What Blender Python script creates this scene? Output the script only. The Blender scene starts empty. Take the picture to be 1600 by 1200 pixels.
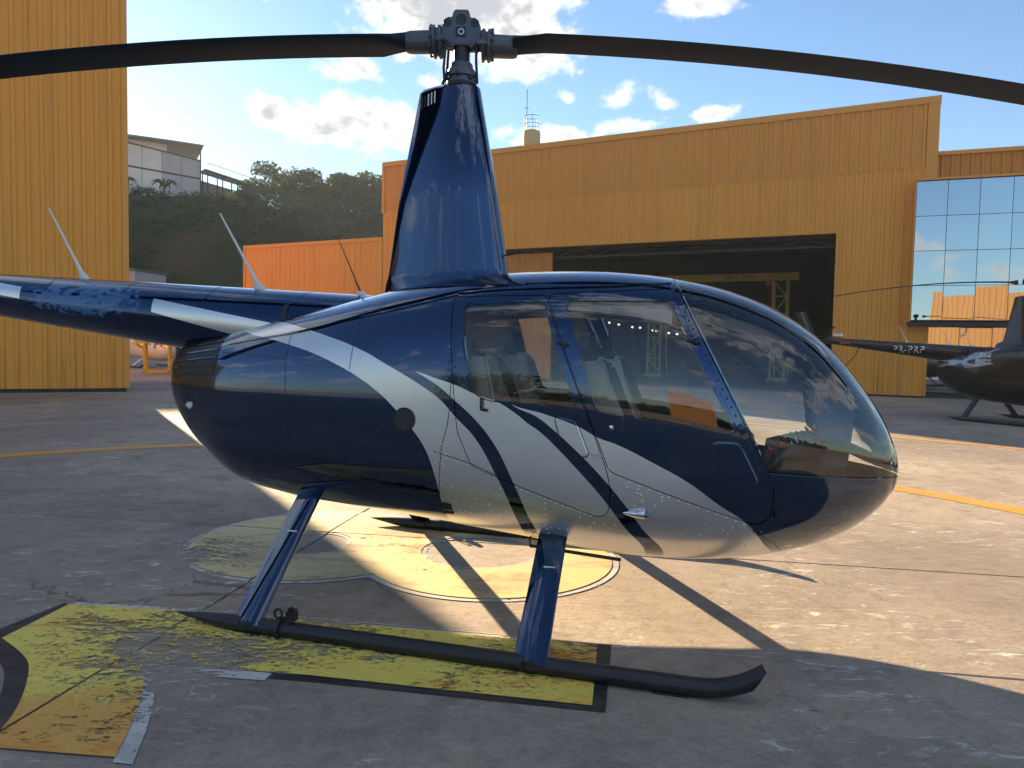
import bpy, bmesh, math, random
from mathutils import Vector, Matrix
R = math.radians
rnd = random.Random(7)
scene = bpy.context.scene
COL = scene.collection

# ------------------------------------------------------------------ camera
EYE = 1.45
FLARE_VEIL = 0.0006
cam_d = bpy.data.cameras.new('camera')
cam = bpy.data.objects.new('camera', cam_d)
COL.objects.link(cam)
PITCH, ROLL = R(3.1), R(1.07)
fwd = Vector((0, math.cos(PITCH), -math.sin(PITCH)))
up0 = Vector((0, math.sin(PITCH), math.cos(PITCH)))
rt0 = Vector((1, 0, 0))
rt = rt0*math.cos(ROLL) + up0*math.sin(ROLL)
up = -rt0*math.sin(ROLL) + up0*math.cos(ROLL)
cam.matrix_world = Matrix(((rt.x, up.x, -fwd.x, 0), (rt.y, up.y, -fwd.y, 0), (rt.z, up.z, -fwd.z, EYE), (0, 0, 0, 1)))
cam_d.sensor_width = 36
cam_d.lens = 1150/1600*36
cam_d.clip_start = 0.05
cam_d.clip_end = 3000
scene.camera = cam

# ------------------------------------------------------------------ world, sun, exposure
SUN_AZ, SUN_EL = R(-32.0), R(17.0)          # azimuth from +Y towards +X
to_sun = Vector((math.sin(SUN_AZ)*math.cos(SUN_EL), math.cos(SUN_AZ)*math.cos(SUN_EL), math.sin(SUN_EL)))
scene.view_settings.view_transform = 'Standard'
scene.view_settings.look = 'None'
scene.view_settings.exposure = 2.08
scene.view_settings.gamma = 1
scene.view_settings.use_curve_mapping = False
scene.cycles.use_denoising = True
scene.cycles.max_bounces = 10
scene.cycles.transparent_max_bounces = 24
scene.cycles.caustics_reflective = False
scene.cycles.caustics_refractive = False
scene.cycles.sample_clamp_indirect = 6

class NT:
    """small helper for node trees"""
    def __init__(s, tree):
        s.t = tree; s.n = tree.nodes; s.l = tree.links
    def new(s, kind, **kw):
        nd = s.n.new(kind)
        for k, v in kw.items(): setattr(nd, k, v)
        return nd
    def put(s, sock, v):
        if isinstance(v, bpy.types.NodeSocket): s.l.new(v, sock)
        elif v is not None:
            if isinstance(v, (tuple, list)) and sock.type == 'RGBA' and len(v) == 3: v = (*v, 1)
            sock.default_value = v
    def m(s, op, a, b=None, c=None, clamp=False):
        nd = s.new('ShaderNodeMath', operation=op, use_clamp=clamp)
        s.put(nd.inputs[0], a)
        if b is not None: s.put(nd.inputs[1], b)
        if c is not None: s.put(nd.inputs[2], c)
        return nd.outputs[0]
    def vm(s, op, a, b=None):
        nd = s.new('ShaderNodeVectorMath', operation=op)
        s.put(nd.inputs[0], a)
        if b is not None: s.put(nd.inputs[1], b)
        return nd.outputs[0]
    def ramp(s, v, lo, hi):
        nd = s.new('ShaderNodeMapRange', interpolation_type='SMOOTHSTEP')
        s.put(nd.inputs['Value'], v); s.put(nd.inputs['From Min'], lo); s.put(nd.inputs['From Max'], hi)
        return nd.outputs[0]
    def mix(s, f, a, b):
        nd = s.new('ShaderNodeMix', data_type='RGBA')
        s.put(nd.inputs[0], f); s.put(nd.inputs[6], a); s.put(nd.inputs[7], b)
        return nd.outputs[2]
    def noise(s, vec, scale, detail=4, rough=.55, dist=0):
        nd = s.new('ShaderNodeTexNoise')
        s.put(nd.inputs['Vector'], vec); s.put(nd.inputs['Scale'], scale)
        s.put(nd.inputs['Detail'], detail); s.put(nd.inputs['Roughness'], rough); s.put(nd.inputs['Distortion'], dist)
        return nd.outputs['Fac']
    def scale(s, vec, xyz):
        return s.vm('MULTIPLY', vec, xyz)
    def sep(s, vec):
        nd = s.new('ShaderNodeSeparateXYZ'); s.put(nd.inputs[0], vec); return nd.outputs
    def comb(s, x, y, z):
        nd = s.new('ShaderNodeCombineXYZ')
        s.put(nd.inputs[0], x); s.put(nd.inputs[1], y); s.put(nd.inputs[2], z); return nd.outputs[0]

world = bpy.data.worlds.new('World')
scene.world = world
world.use_nodes = True
W = NT(world.node_tree)
W.n.clear()
sky = W.new('ShaderNodeTexSky', sky_type='NISHITA')
sky.sun_disc = False
sky.sun_elevation = SUN_EL
sky.sun_rotation = SUN_AZ
sky.air_density = 1.0
sky.dust_density = 0.12
sky.ozone_density = 2.2
tc = W.new('ShaderNodeTexCoord')
dirv = tc.outputs['Generated']
dx, dy, dz = W.sep(dirv)
az = W.m('MULTIPLY', W.m('ARCTAN2', dx, dy), 57.2958)
el = W.m('MULTIPLY', W.m('ARCSINE', dz), 57.2958)
# cumulus clouds: azimuth, elevation, half width, half height (degrees), strength
CLOUDS = [(-4.2, 24.8, 8.2, 3.8, 2.1), (0.4, 22.2, 4.6, 2.4, 1.7), (-18.4, 16.1, 2.1, 1.2, 1.4), (-12.6, 15.9, 5.0, 1.75, 1.45),
          (-15.2, 15.6, 2.4, 1.0, 1.0), (-11.7, 19.2, 2.6, .75, .8), (-6.6, 18.9, 1.6, .6, .7), (-8.7, 20.4, 1.8, .6, .7),
          (4.1, 18.0, .9, .6, .8), (7.8, 18.1, 1.4, .75, .9), (11.1, 17.6, 1.6, .75, .9), (2.8, 15.4, 3.6, .9, 1.1),
          (8.9, 16.2, 3.2, .75, 1.1), (14.7, 16.7, 1.7, .5, .75), (13.3, 23.9, 2.4, .7, 1.0), (-19.6, 23.2, 2.0, .7, .7),
          (20.5, 14.5, 2.5, .7, .7)]
cov = None
for a, e, sa, se, k in CLOUDS:
    u = W.m('MULTIPLY', W.m('SUBTRACT', az, a), 1/sa)
    v = W.m('MULTIPLY', W.m('SUBTRACT', el, e), 1/se)
    q = W.m('SQRT', W.m('ADD', W.m('MULTIPLY', u, u), W.m('MULTIPLY', v, v)))
    q = W.m('MULTIPLY', W.m('SUBTRACT', 1.35, q), k, clamp=False)
    cov = q if cov is None else W.m('MAXIMUM', cov, q)
cov = W.m('MAXIMUM', cov, -1.0)
# fair-weather cumulus over the rest of the sky
zc = W.m('ADD', W.m('MAXIMUM', dz, 0.0), .12)
flat = W.comb(W.m('DIVIDE', dx, zc), W.m('DIVIDE', dy, zc), 0.0)
field = W.noise(flat, .9, 2, .5)
field = W.m('MULTIPLY', W.m('SUBTRACT', field, .515), 7.5)
away = W.ramp(W.m('ABSOLUTE', az), 40.0, 55.0)
field = W.m('SUBTRACT', W.m('MULTIPLY', field, away), W.m('MULTIPLY', W.m('SUBTRACT', 1.0, away), 2.0))
cov = W.m('MAXIMUM', cov, field)
fine = W.noise(W.scale(dirv, (1, 1, 1.5)), 13, 8, .62, .25)
billow = W.noise(W.scale(dirv, (1, 1, 1.3)), 34, 6, .6, .2)
tex = W.m('ADD', W.m('MULTIPLY', W.m('SUBTRACT', fine, .5), 4.2), W.m('MULTIPLY', W.m('SUBTRACT', billow, .5), 2.0))
dens = W.m('ADD', cov, tex)
alpha = W.ramp(dens, .12, 1.15)
core = W.ramp(W.m('ADD', dens, W.m('MULTIPLY', W.m('SUBTRACT', billow, .5), 2.4)), .85, 2.4)
ccol = W.mix(core, (6.2, 6.0, 5.6), (2.9, 3.0, 3.15))
horizon_fade = W.ramp(dz, 0.0, .05)
blue = W.vm('MULTIPLY', sky.outputs[0], (.80, .92, 1.02))
sky_c = W.mix(W.m('MULTIPLY', alpha, W.m('MULTIPLY', horizon_fade, .96)), blue, ccol)
bg = W.new('ShaderNodeBackground')
W.put(bg.inputs['Color'], sky_c)
bg.inputs['Strength'].default_value = 0.05
out = W.new('ShaderNodeOutputWorld')
W.l.new(bg.outputs[0], out.inputs[0])

sun_d = bpy.data.lights.new('sun', 'SUN')
sun_d.energy = 5.0
sun_d.angle = R(.6)
sun_d.color = (1, .75, .46)
sun = bpy.data.objects.new('sun', sun_d)
COL.objects.link(sun)
sun.rotation_euler = (-to_sun).to_track_quat('-Z', 'Y').to_euler()
sun.location = (0, 0, 30)

# ------------------------------------------------------------------ object helpers
def link(o, parent=None):
    COL.objects.link(o)
    if parent: o.parent = parent
    return o
def empty(name, label, cat, loc=(0, 0, 0), rz=0, group=None):
    o = bpy.data.objects.new(name, None); link(o)
    o.empty_display_size = .3
    o.location = loc; o.rotation_euler = (0, 0, rz)
    o['label'] = label; o['category'] = cat
    if group: o['group'] = group
    return o
def obj(name, me, mat=None, parent=None):
    if isinstance(me, bmesh.types.BMesh):
        bm = me; me = bpy.data.meshes.new(name); bm.to_mesh(me); bm.free()
    if mat is not None and len(me.materials) == 0:
        for m in (mat if isinstance(mat, (list, tuple)) else [mat]): me.materials.append(m)
    return link(bpy.data.objects.new(name, me), parent)
def setting(o, kind='structure'):
    o['kind'] = kind; return o
def tag(o, label, cat, group=None):
    o['label'] = label; o['category'] = cat
    if group: o['group'] = group
    return o
def smooth(bm, ang=35):
    bmesh.ops.recalc_face_normals(bm, faces=bm.faces[:])
    for f in bm.faces: f.smooth = True
    lim = R(ang)
    for e in bm.edges:
        if len(e.link_faces) == 2 and e.calc_face_angle(0) > lim: e.smooth = False
    return bm
def rings_bm(rings, cap0=True, cap1=True, closed=True, bm=None):
    bm = bm or bmesh.new()
    vs = [[bm.verts.new(p) for p in r] for r in rings]
    n = len(rings[0])
    for a, b in zip(vs, vs[1:]):
        for i in range(n if closed else n-1):
            j = (i+1) % n
            try: bm.faces.new((a[i], a[j], b[j], b[i]))
            except ValueError: pass
    if cap0 and closed: bm.faces.new(vs[0][::-1])
    if cap1 and closed: bm.faces.new(vs[-1])
    return bm
def tube(pts, rad, n=12, bm=None, squash=None):
    pts = [Vector(p) for p in pts]
    if not isinstance(rad, (list, tuple)): rad = [rad]*len(pts)
    rings = []
    ref = None
    for i, p in enumerate(pts):
        t = (pts[min(i+1, len(pts)-1)] - pts[max(i-1, 0)]).normalized()
        if ref is None:
            ref = Vector((0, 0, 1)) if abs(t.z) < .9 else Vector((1, 0, 0))
        a = t.cross(ref).normalized(); b = a.cross(t).normalized(); ref = b
        rings.append([p + (a*math.cos(2*math.pi*k/n) + b*math.sin(2*math.pi*k/n))*rad[i] for k in range(n)])
    return rings_bm(rings, bm=bm)
def box(bm, lo, hi, mat=None):
    (x0, y0, z0), (x1, y1, z1) = lo, hi
    c = [Vector(p) for p in ((x0,y0,z0),(x1,y0,z0),(x1,y1,z0),(x0,y1,z0),(x0,y0,z1),(x1,y0,z1),(x1,y1,z1),(x0,y1,z1))]
    if mat: c = [mat @ p for p in c]
    v = [bm.verts.new(p) for p in c]
    for f in ((0,3,2,1),(4,5,6,7),(0,1,5,4),(1,2,6,5),(2,3,7,6),(3,0,4,7)): bm.faces.new([v[i] for i in f])
    return bm
def boxes(*bs):
    bm = bmesh.new()
    for lo, hi in bs: box(bm, lo, hi)
    return bm
def bar(bm, a, b, w, h=None):
    """square bar from a to b"""
    a, b = Vector(a), Vector(b); h = h or w
    t = (b-a).normalized(); ref = Vector((0, 0, 1)) if abs(t.z) < .95 else Vector((1, 0, 0))
    s = t.cross(ref).normalized(); u = s.cross(t)
    q = [(-1,-1),(1,-1),(1,1),(-1,1)]
    return rings_bm([[p + s*x*w/2 + u*y*h/2 for x, y in q] for p in (a, b)], bm=bm)
def prism(poly, y0, y1, bm=None):
    """polygon in x-z extruded along y"""
    return rings_bm([[(x, y, z) for x, z in poly] for y in (y0, y1)], bm=bm)
def lathe(profile, axis_p, axis_d, n=20, bm=None):
    """profile of (along, radius)"""
    p = Vector(axis_p); d = Vector(axis_d).normalized()
    ref = Vector((0, 0, 1)) if abs(d.z) < .9 else Vector((1, 0, 0))
    a = d.cross(ref).normalized(); b = a.cross(d)
    return rings_bm([[p + d*t + (a*math.cos(2*math.pi*k/n)+b*math.sin(2*math.pi*k/n))*max(r, .0005) for k in range(n)] for t, r in profile], bm=bm)
def bevel(bm, w, seg=2, ang=30):
    bmesh.ops.recalc_face_normals(bm, faces=bm.faces[:])
    es = [e for e in bm.edges if len(e.link_faces) == 2 and e.calc_face_angle(0) > R(ang)]
    bmesh.ops.bevel(bm, geom=es, offset=w, segments=seg, affect='EDGES', clamp_overlap=True)
    return bm
def text_mesh(body, size, name, extrude=0.0, font_space=1.0):
    c = bpy.data.curves.new(name, 'FONT'); c.body = body; c.size = size; c.extrude = extrude
    c.align_x = 'CENTER'; c.align_y = 'CENTER'; c.space_character = font_space
    o = bpy.data.objects.new(name, c); COL.objects.link(o)
    dg = bpy.context.evaluated_depsgraph_get()
    me = bpy.data.meshes.new_from_object(o.evaluated_get(dg))
    bpy.data.objects.remove(o); bpy.data.curves.remove(c)
    return me

# ------------------------------------------------------------------ materials
def material(name):
    m = bpy.data.materials.new(name); m.use_nodes = True
    t = NT(m.node_tree); t.n.clear()
    o = t.new('ShaderNodeOutputMaterial'); t.out = o
    return m, t
def principled(t, color, rough=.5, metal=0, coat=0, bump=None, bump_d=.01, spec=.5, coat_rough=.03):
    b = t.new('ShaderNodeBsdfPrincipled')
    t.put(b.inputs['Base Color'], color); t.put(b.inputs['Roughness'], rough); t.put(b.inputs['Metallic'], metal)
    t.put(b.inputs['Coat Weight'], coat); t.put(b.inputs['Coat Roughness'], coat_rough); t.put(b.inputs['Specular IOR Level'], spec)
    if bump is not None:
        bp = t.new('ShaderNodeBump'); t.put(bp.inputs['Height'], bump); bp.inputs['Distance'].default_value = bump_d
        t.l.new(bp.outputs[0], b.inputs['Normal'])
    return b
def finish(t, sh):
    t.l.new(sh.outputs[0], t.out.inputs['Surface'])
def simple(name, color, rough=.5, metal=0, coat=0, var=.12, vscale=6, spec=.5, bump=0):
    m, t = material(name)
    co = t.new('ShaderNodeTexCoord').outputs['Object']
    n = t.noise(co, vscale, 5, .6)
    c = t.mix(n, tuple(x*(1-var) for x in color), tuple(min(1, x*(1+var)) for x in color))
    r = t.m('ADD', rough, t.m('MULTIPLY', t.m('SUBTRACT', n, .5), .15*min(1, rough*2)), clamp=True)
    b = principled(t, c, r, metal, coat, bump=n if bump else None, bump_d=bump, spec=spec)
    finish(t, b); return m

M = {}
M['black_rubber'] = simple('black_rubber', (.012, .012, .013), .6)
M['black_matte'] = simple('black_matte', (.014, .014, .016), .42, var=.3, vscale=14)
M['dark_trim'] = simple('dark_trim', (.020, .020, .023), .7)
M['steel'] = simple('steel', (.45, .45, .46), .32, 1.0)
M['chrome'] = simple('chrome', (.75, .76, .78), .08, 1.0)
M['hub_grey'] = simple('hub_grey', (.085, .10, .125), .42, .35, var=.25, vscale=20)
M['hub_dark'] = simple('hub_dark', (.03, .033, .04), .5, .3, var=.3, vscale=20)
M['white_paint'] = simple('white_paint', (.72, .72, .70), .35)
M['blade_paint'] = simple('blade_paint', (.016, .028, .050), .6, var=.22, vscale=5, spec=.12)
M['seat_leather'] = simple('seat_leather', (.48, .41, .33), .55, var=.15, vscale=18)
M['seat_dark'] = simple('seat_dark', (.035, .033, .033), .6)
M['belt'] = simple('belt', (.01, .01, .011), .7)
M['red_plastic'] = simple('red_plastic', (.5, .03, .02), .4)
M['sticker_red'] = simple('sticker_red', (.62, .42, .42), .5)
M['silver_plain'] = simple('silver_plain', (.48, .47, .46), .34, .55, .5)
M['beige_lining'] = simple('beige_lining', (.50, .44, .38), .8)
M['crane_yellow'] = simple('crane_yellow', (.58, .40, .035), .45, var=.2)
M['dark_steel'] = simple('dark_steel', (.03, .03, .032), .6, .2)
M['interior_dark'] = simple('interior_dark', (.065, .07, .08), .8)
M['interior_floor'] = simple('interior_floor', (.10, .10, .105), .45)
M['white_wall'] = simple('white_wall', (.58, .57, .55), .7, var=.12, vscale=.7)
M['grey_wall'] = simple('grey_wall', (.36, .37, .38), .7, var=.12, vscale=.7)
M['pale_concrete'] = simple('pale_concrete', (.36, .35, .33), .85, var=.3, vscale=.5)
M['roof_grey'] = simple('roof_grey', (.10, .10, .11), .6)
M['tank_beige'] = simple('tank_beige', (.42, .30, .15), .7)
M['black_gloss'] = simple('black_gloss', (.004, .004, .005), .22, 0, .25, spec=.35)
M['rivet_metal'] = simple('rivet_metal', (.80, .80, .80), .22, 1.0)
def lamp_mat():
    m, t = material('lamp_glow')
    e = t.new('ShaderNodeEmission'); e.inputs[0].default_value = (.75, 1, .85, 1); e.inputs[1].default_value = .4
    finish(t, e); return m
M['lamp_glow'] = lamp_mat()

def corrugated(name, c0, c1):
    m, t = material(name)
    g = t.new('ShaderNodeNewGeometry').outputs['Position']
    oi = t.new('ShaderNodeObjectInfo').outputs['Random']
    n1 = t.noise(t.scale(g, (.5, .5, .16)), 1, 5, .65)
    streak = t.noise(t.scale(g, (5, 5, .15)), 1, 4, .65)
    c = t.mix(t.m('ADD', t.m('MULTIPLY', n1, .6), t.m('MULTIPLY', oi, .4)), c0, c1)
    dirt = t.ramp(streak, .48, .74)
    gz = t.sep(g)[2]
    foot = t.m('SUBTRACT', 1.0, t.ramp(gz, .0, 1.4))
    c = t.mix(t.m('MULTIPLY', dirt, t.m('ADD', .22, t.m('MULTIPLY', foot, .45)), clamp=True), c, (.11, .06, .025))
    b = principled(t, c, t.m('ADD', .42, t.m('MULTIPLY', n1, .2)), 0, 0, spec=.4)
    finish(t, b); return m
M['yellow_clad'] = corrugated('yellow_cladding', (.70, .292, .036), (.76, .330, .048))
M['ochre_clad'] = corrugated('ochre_cladding', (.64, .258, .036), (.69, .290, .042))
M['orange_clad'] = corrugated('orange_cladding', (.50, .19, .020), (.56, .22, .025))
M['yellow_trim'] = simple('yellow_trim', (.66, .285, .036), .45, var=.12, vscale=1.5)

def concrete(name, slab):
    m, t = material(name)
    g = t.new('ShaderNodeNewGeometry').outputs['Position']
    oi = t.new('ShaderNodeObjectInfo').outputs['Random']
    big = t.noise(g, .33, 5, .6, .4)
    mid = t.noise(g, 2.3, 7, .68, .6)
    fine = t.noise(g, 38, 4, .7)
    grit = t.noise(g, 210, 2, .6)
    brush = t.noise(t.scale(g, (2.2, 11, 1)), 1.6, 6, .7, .5)
    c = t.mix(t.ramp(big, .3, .7), (.240, .198, .158), (.415, .342, .262))
    c = t.mix(t.m('MULTIPLY', t.ramp(mid, .45, .70), .65), c, (.185, .16, .135))
    c = t.mix(t.m('MULTIPLY', t.ramp(brush, .5, .72), .55), c, (.36, .335, .30))
    c = t.mix(t.m('MULTIPLY', t.m('SUBTRACT', fine, .46), 1.5, clamp=True), c, (.09, .085, .08))
    c = t.mix(t.m('MULTIPLY', t.ramp(grit, .55, .75), .25), c, (.42, .40, .36))
    mott = t.noise(g, 8.5, 6, .72, .4)
    c = t.mix(t.m('MULTIPLY', t.ramp(mott, .46, .70), .42), c, (.12, .105, .09))
    # oil drips
    vo = t.new('ShaderNodeTexVoronoi'); t.put(vo.inputs['Vector'], t.vm('ADD', g, t.comb(t.m('MULTIPLY', fine, .05), t.m('MULTIPLY', mid, .12), 0.0))); vo.inputs['Scale'].default_value = 2.1
    spot = t.m('SUBTRACT', 1.0, t.ramp(vo.outputs['Distance'], .035, .075))
    c = t.mix(t.m('MULTIPLY', spot, t.m('MULTIPLY', t.ramp(big, .42, .6), .55)), c, (.06, .055, .05))
    # pale scuffs
    sc = t.noise(t.scale(g, (3.0, 9.0, 1)), 1.35, 9, .78, 1.1)
    zone = t.noise(g, .8, 2, .5)
    scuff = t.m('MULTIPLY', t.ramp(sc, .55, .63), t.ramp(zone, .42, .56))
    c = t.mix(t.m('MULTIPLY', scuff, .75), c, (.60, .60, .59))
    # hairline cracks
    vc = t.new('ShaderNodeTexVoronoi', feature='DISTANCE_TO_EDGE')
    t.put(vc.inputs['Vector'], t.vm('ADD', g, t.comb(t.m('MULTIPLY', mid, .9), t.m('MULTIPLY', big, 1.2), 0.0))); vc.inputs['Scale'].default_value = .33
    crack = t.m('MULTIPLY', t.m('SUBTRACT', 1.0, t.ramp(vc.outputs['Distance'], .0008, .0035)), t.ramp(zone, .4, .6))
    c = t.mix(t.m('MULTIPLY', crack, .65), c, (.05, .047, .043))
    if slab:
        v = t.m('ADD', .90, t.m('MULTIPLY', oi, .2))
        c = t.vm('MULTIPLY', c, t.comb(v, v, v))
    h = t.m('ADD', t.m('MULTIPLY', fine, .5), t.m('ADD', t.m('MULTIPLY', grit, .3), t.m('MULTIPLY', brush, .6)))
    b = principled(t, c, t.m('ADD', .62, t.m('MULTIPLY', mid, .25)), 0, 0, bump=h, bump_d=.004, spec=.35)
    finish(t, b); return m
M['concrete'] = concrete('concrete_slab', True)
M['apron_far'] = concrete('apron_concrete', False)

def worn_paint(name, base, second, wear_lo, wear_hi, mixlo=.5, mixhi=.58, south=None):
    """road paint: two layers of colour, flaked off where the noise runs high"""
    m, t = material(name)
    g = t.new('ShaderNodeNewGeometry').outputs['Position']
    gs = t.scale(g, (1.0, 2.2, 1))
    a = t.noise(gs, 1.1, 6, .62, .5)
    fl = t.m('ADD', t.m('MULTIPLY', t.noise(gs, 4.0, 9, .76, .9), .42), t.m('MULTIPLY', t.noise(gs, 22.0, 8, .78, .4), .58))
    ag = t.noise(g, .75, 3, .5)
    fine = t.noise(g, 45, 4, .7)
    c = t.mix(t.ramp(t.m('ADD', a, t.m('MULTIPLY', t.m('SUBTRACT', fl, .5), .55)), mixlo, mixhi), base, second)
    c = t.mix(t.m('MULTIPLY', t.ramp(t.noise(gs, 2.6, 7, .7, .6), .42, .64), .55), c, tuple(min(.85, x*1.06+.05) for x in base))
    c = t.mix(t.m('MULTIPLY', fine, .3), c, tuple(x*.6 for x in base))
    w = t.m('ADD', fl, t.m('MULTIPLY', t.m('SUBTRACT', ag, .5), .85))
    w = t.m('ADD', w, t.m('MULTIPLY', t.m('SUBTRACT', fine, .5), .22))
    if south is not None: w = t.m('ADD', w, t.m('MULTIPLY', t.ramp(t.sep(g)[0], -1.7, -1.1), .055))
    gone = t.ramp(w, wear_lo, wear_hi)
    if south is not None:
        so = t.m('SUBTRACT', .85, t.ramp(t.m('ADD', t.sep(g)[1], t.m('MULTIPLY', t.m('SUBTRACT', fl, .5), 2.6)), south-.12, south+.12))
        c = t.mix(t.m('MULTIPLY', so, .9), c, second)
    b = principled(t, c, .6, 0, 0, spec=.35)
    tr = t.new('ShaderNodeBsdfTransparent')
    mx = t.new('ShaderNodeMixShader'); t.put(mx.inputs[0], gone)
    t.l.new(b.outputs[0], mx.inputs[1]); t.l.new(tr.outputs[0], mx.inputs[2])
    t.l.new(mx.outputs[0], t.out.inputs['Surface'])
    return m
M['pad_yellow'] = worn_paint('emblem_yellow', (.80, .64, .125), (.64, .28, .06), .545, .63, .555, .61, 2.9)
M['pad_yellow_b'] = worn_paint('emblem_yellow_faded', (.66, .56, .26), (.46, .31, .17), .57, .67, .47, .57)
M['pad_white'] = worn_paint('emblem_white_edge', (.56, .55, .53), (.40, .39, .37), .52, .62)
M['pad_black'] = worn_paint('emblem_black_edge', (.022, .021, .02), (.05, .047, .043), .545, .64)
M['line_orange'] = worn_paint('line_orange', (.62, .30, .055), (.55, .30, .10), .63, .72)

def glass_mat(name, tint, refl, rough=0.0, ior=1.5):
    m, t = material(name)
    fr = t.new('ShaderNodeFresnel'); fr.inputs['IOR'].default_value = ior
    tr = t.new('ShaderNodeBsdfTransparent'); t.put(tr.inputs[0], tint)
    gl = t.new('ShaderNodeBsdfAnisotropic'); t.put(gl.inputs['Color'], (1, 1, 1)); gl.inputs['Roughness'].default_value = rough
    f = t.m('ADD', t.m('MULTIPLY', fr.outputs[0], refl), 0.0, clamp=True)
    mx = t.new('ShaderNodeMixShader'); t.put(mx.inputs[0], f)
    t.l.new(tr.outputs[0], mx.inputs[1]); t.l.new(gl.outputs[0], mx.inputs[2])
    t.l.new(mx.outputs[0], t.out.inputs['Surface'])
    return m
M['canopy_glass'] = glass_mat('canopy_glass', (.90, .93, .95), 1.45, 0.0, 1.55)
def mirror_pane():
    m, t = material('mirror_glass')
    gl = t.new('ShaderNodeBsdfAnisotropic'); t.put(gl.inputs['Color'], (.37, .42, .46)); gl.inputs['Roughness'].default_value = .01
    co = t.new('ShaderNodeTexCoord').outputs['Object']
    n = t.noise(co, .55, 2, .5)
    bp = t.new('ShaderNodeBump'); t.put(bp.inputs['Height'], n); bp.inputs['Distance'].default_value = .0035
    t.l.new(bp.outputs[0], gl.inputs['Normal'])
    t.l.new(gl.outputs[0], t.out.inputs['Surface']); return m
M['mirror'] = mirror_pane()

def navy(name, bands):
    """gloss navy paint; bands = list of (left curve, right curve): x as a function of z, in the aircraft's own axes, painted silver"""
    m, t = material(name)
    co = t.new('ShaderNodeTexCoord').outputs['Object']
    X, Yc, Z = t.sep(co)
    fac = None
    zlo, zhi, xlo, xhi = .30, 1.62, -1.6, 2.0
    un = t.m('DIVIDE', t.m('SUBTRACT', Z, zlo), zhi-zlo, clamp=True)
    def curve(pts):
        nd = t.new('ShaderNodeFloatCurve')
        c = nd.mapping.curves[0]
        P = sorted(((z-zlo)/(zhi-zlo), (x-xlo)/(xhi-xlo)) for x, z in pts)
        P = [(0.0, P[0][1])] + [p for p in P if 0 < p[0] < 1] + [(1.0, P[-1][1])]
        while len(c.points) < len(P): c.points.new(.5, .5)
        for p, q in zip(c.points, P): p.location = q; p.handle_type = 'AUTO_CLAMPED'
        nd.mapping.update()
        t.put(nd.inputs['Value'], un)
        return t.m('ADD', t.m('MULTIPLY', nd.outputs[0], xhi-xlo), xlo)
    for lo, hi in bands:
        f = t.m('MULTIPLY', t.m('GREATER_THAN', X, curve(lo)), t.m('LESS_THAN', X, curve(hi)))
        fac = f if fac is None else t.m('MAXIMUM', fac, f)
    n = t.noise(co, 3, 3, .5); fl = t.noise(co, 900, 1, .5)
    nav = t.mix(n, (.0062, .0320, .092), (.0072, .0360, .104))
    if fac is None: fac = 0.0
    sil = t.mix(t.m('MULTIPLY', fl, .3), (.66, .66, .66), (.78, .78, .78))
    col = t.mix(fac, nav, sil)
    wav = t.noise(co, 2.2, 2, .4)
    b = principled(t, col, t.m('ADD', .10, t.m('MULTIPLY', fac, .22)), t.m('SUBTRACT', .93, t.m('MULTIPLY', fac, .13)), t.m('ADD', 1.0, t.m('MULTIPLY', fac, -.65)), bump=wav, bump_d=.004, coat_rough=.02)
    b.inputs['Coat IOR'].default_value = 1.62
    finish(t, b); return m
A_LO = [(-1.60,1.585),(-1.40,1.525),(-1.228,1.485),(-1.032,1.456),(-.83,1.418),(-.667,1.378),(-.497,1.319),(-.39,1.273),(-.233,1.183),(-.114,1.086),(-.017,.99),(.047,.909),(.093,.81),(.125,.676),(.135,.503)]
A_UP = [(-1.20,1.59),(-.943,1.549),(-.593,1.476),(-.35,1.403),(-.202,1.337),(-.004,1.242),(.128,1.164),(.227,1.07),(.327,.977),(.441,.799),(.521,.623),(.56,.435)]
B_LO = [(-.145,1.62),(-.145,1.356),(-.007,1.296),(.115,1.233),(.218,1.158),(.325,1.071),(.431,.953),(.523,.791),(.603,.594),(.64,.455)]
B_UP = [(-.145,1.62),(-.145,1.356),(.069,1.278),(.216,1.237),(.357,1.184),(.426,1.167),(.552,1.101),(.613,1.056),(.663,1.026),(.772,.934),(.873,.835),(.972,.732),(1.093,.57),(1.19,.415)]
C_LO = [(.528,1.62),(.528,1.158),(.661,1.09),(.744,1.031),(.849,.944),(.968,.832),(1.08,.707),(1.186,.559),(1.28,.416)]
C_UP = [(.528,1.62),(.528,1.158),(.694,1.108),(.856,1.058),(.973,1.001),(1.051,.977),(1.245,.888),(1.395,.809),(1.545,.701),(1.65,.631),(1.72,.551),(1.765,.481),(1.80,.427)]
M['navy_striped'] = navy('navy_paint_with_silver_bands', [(A_LO, A_UP), (B_LO, B_UP), (C_LO, C_UP)])
M['navy'] = navy('navy_paint', [])
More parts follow.
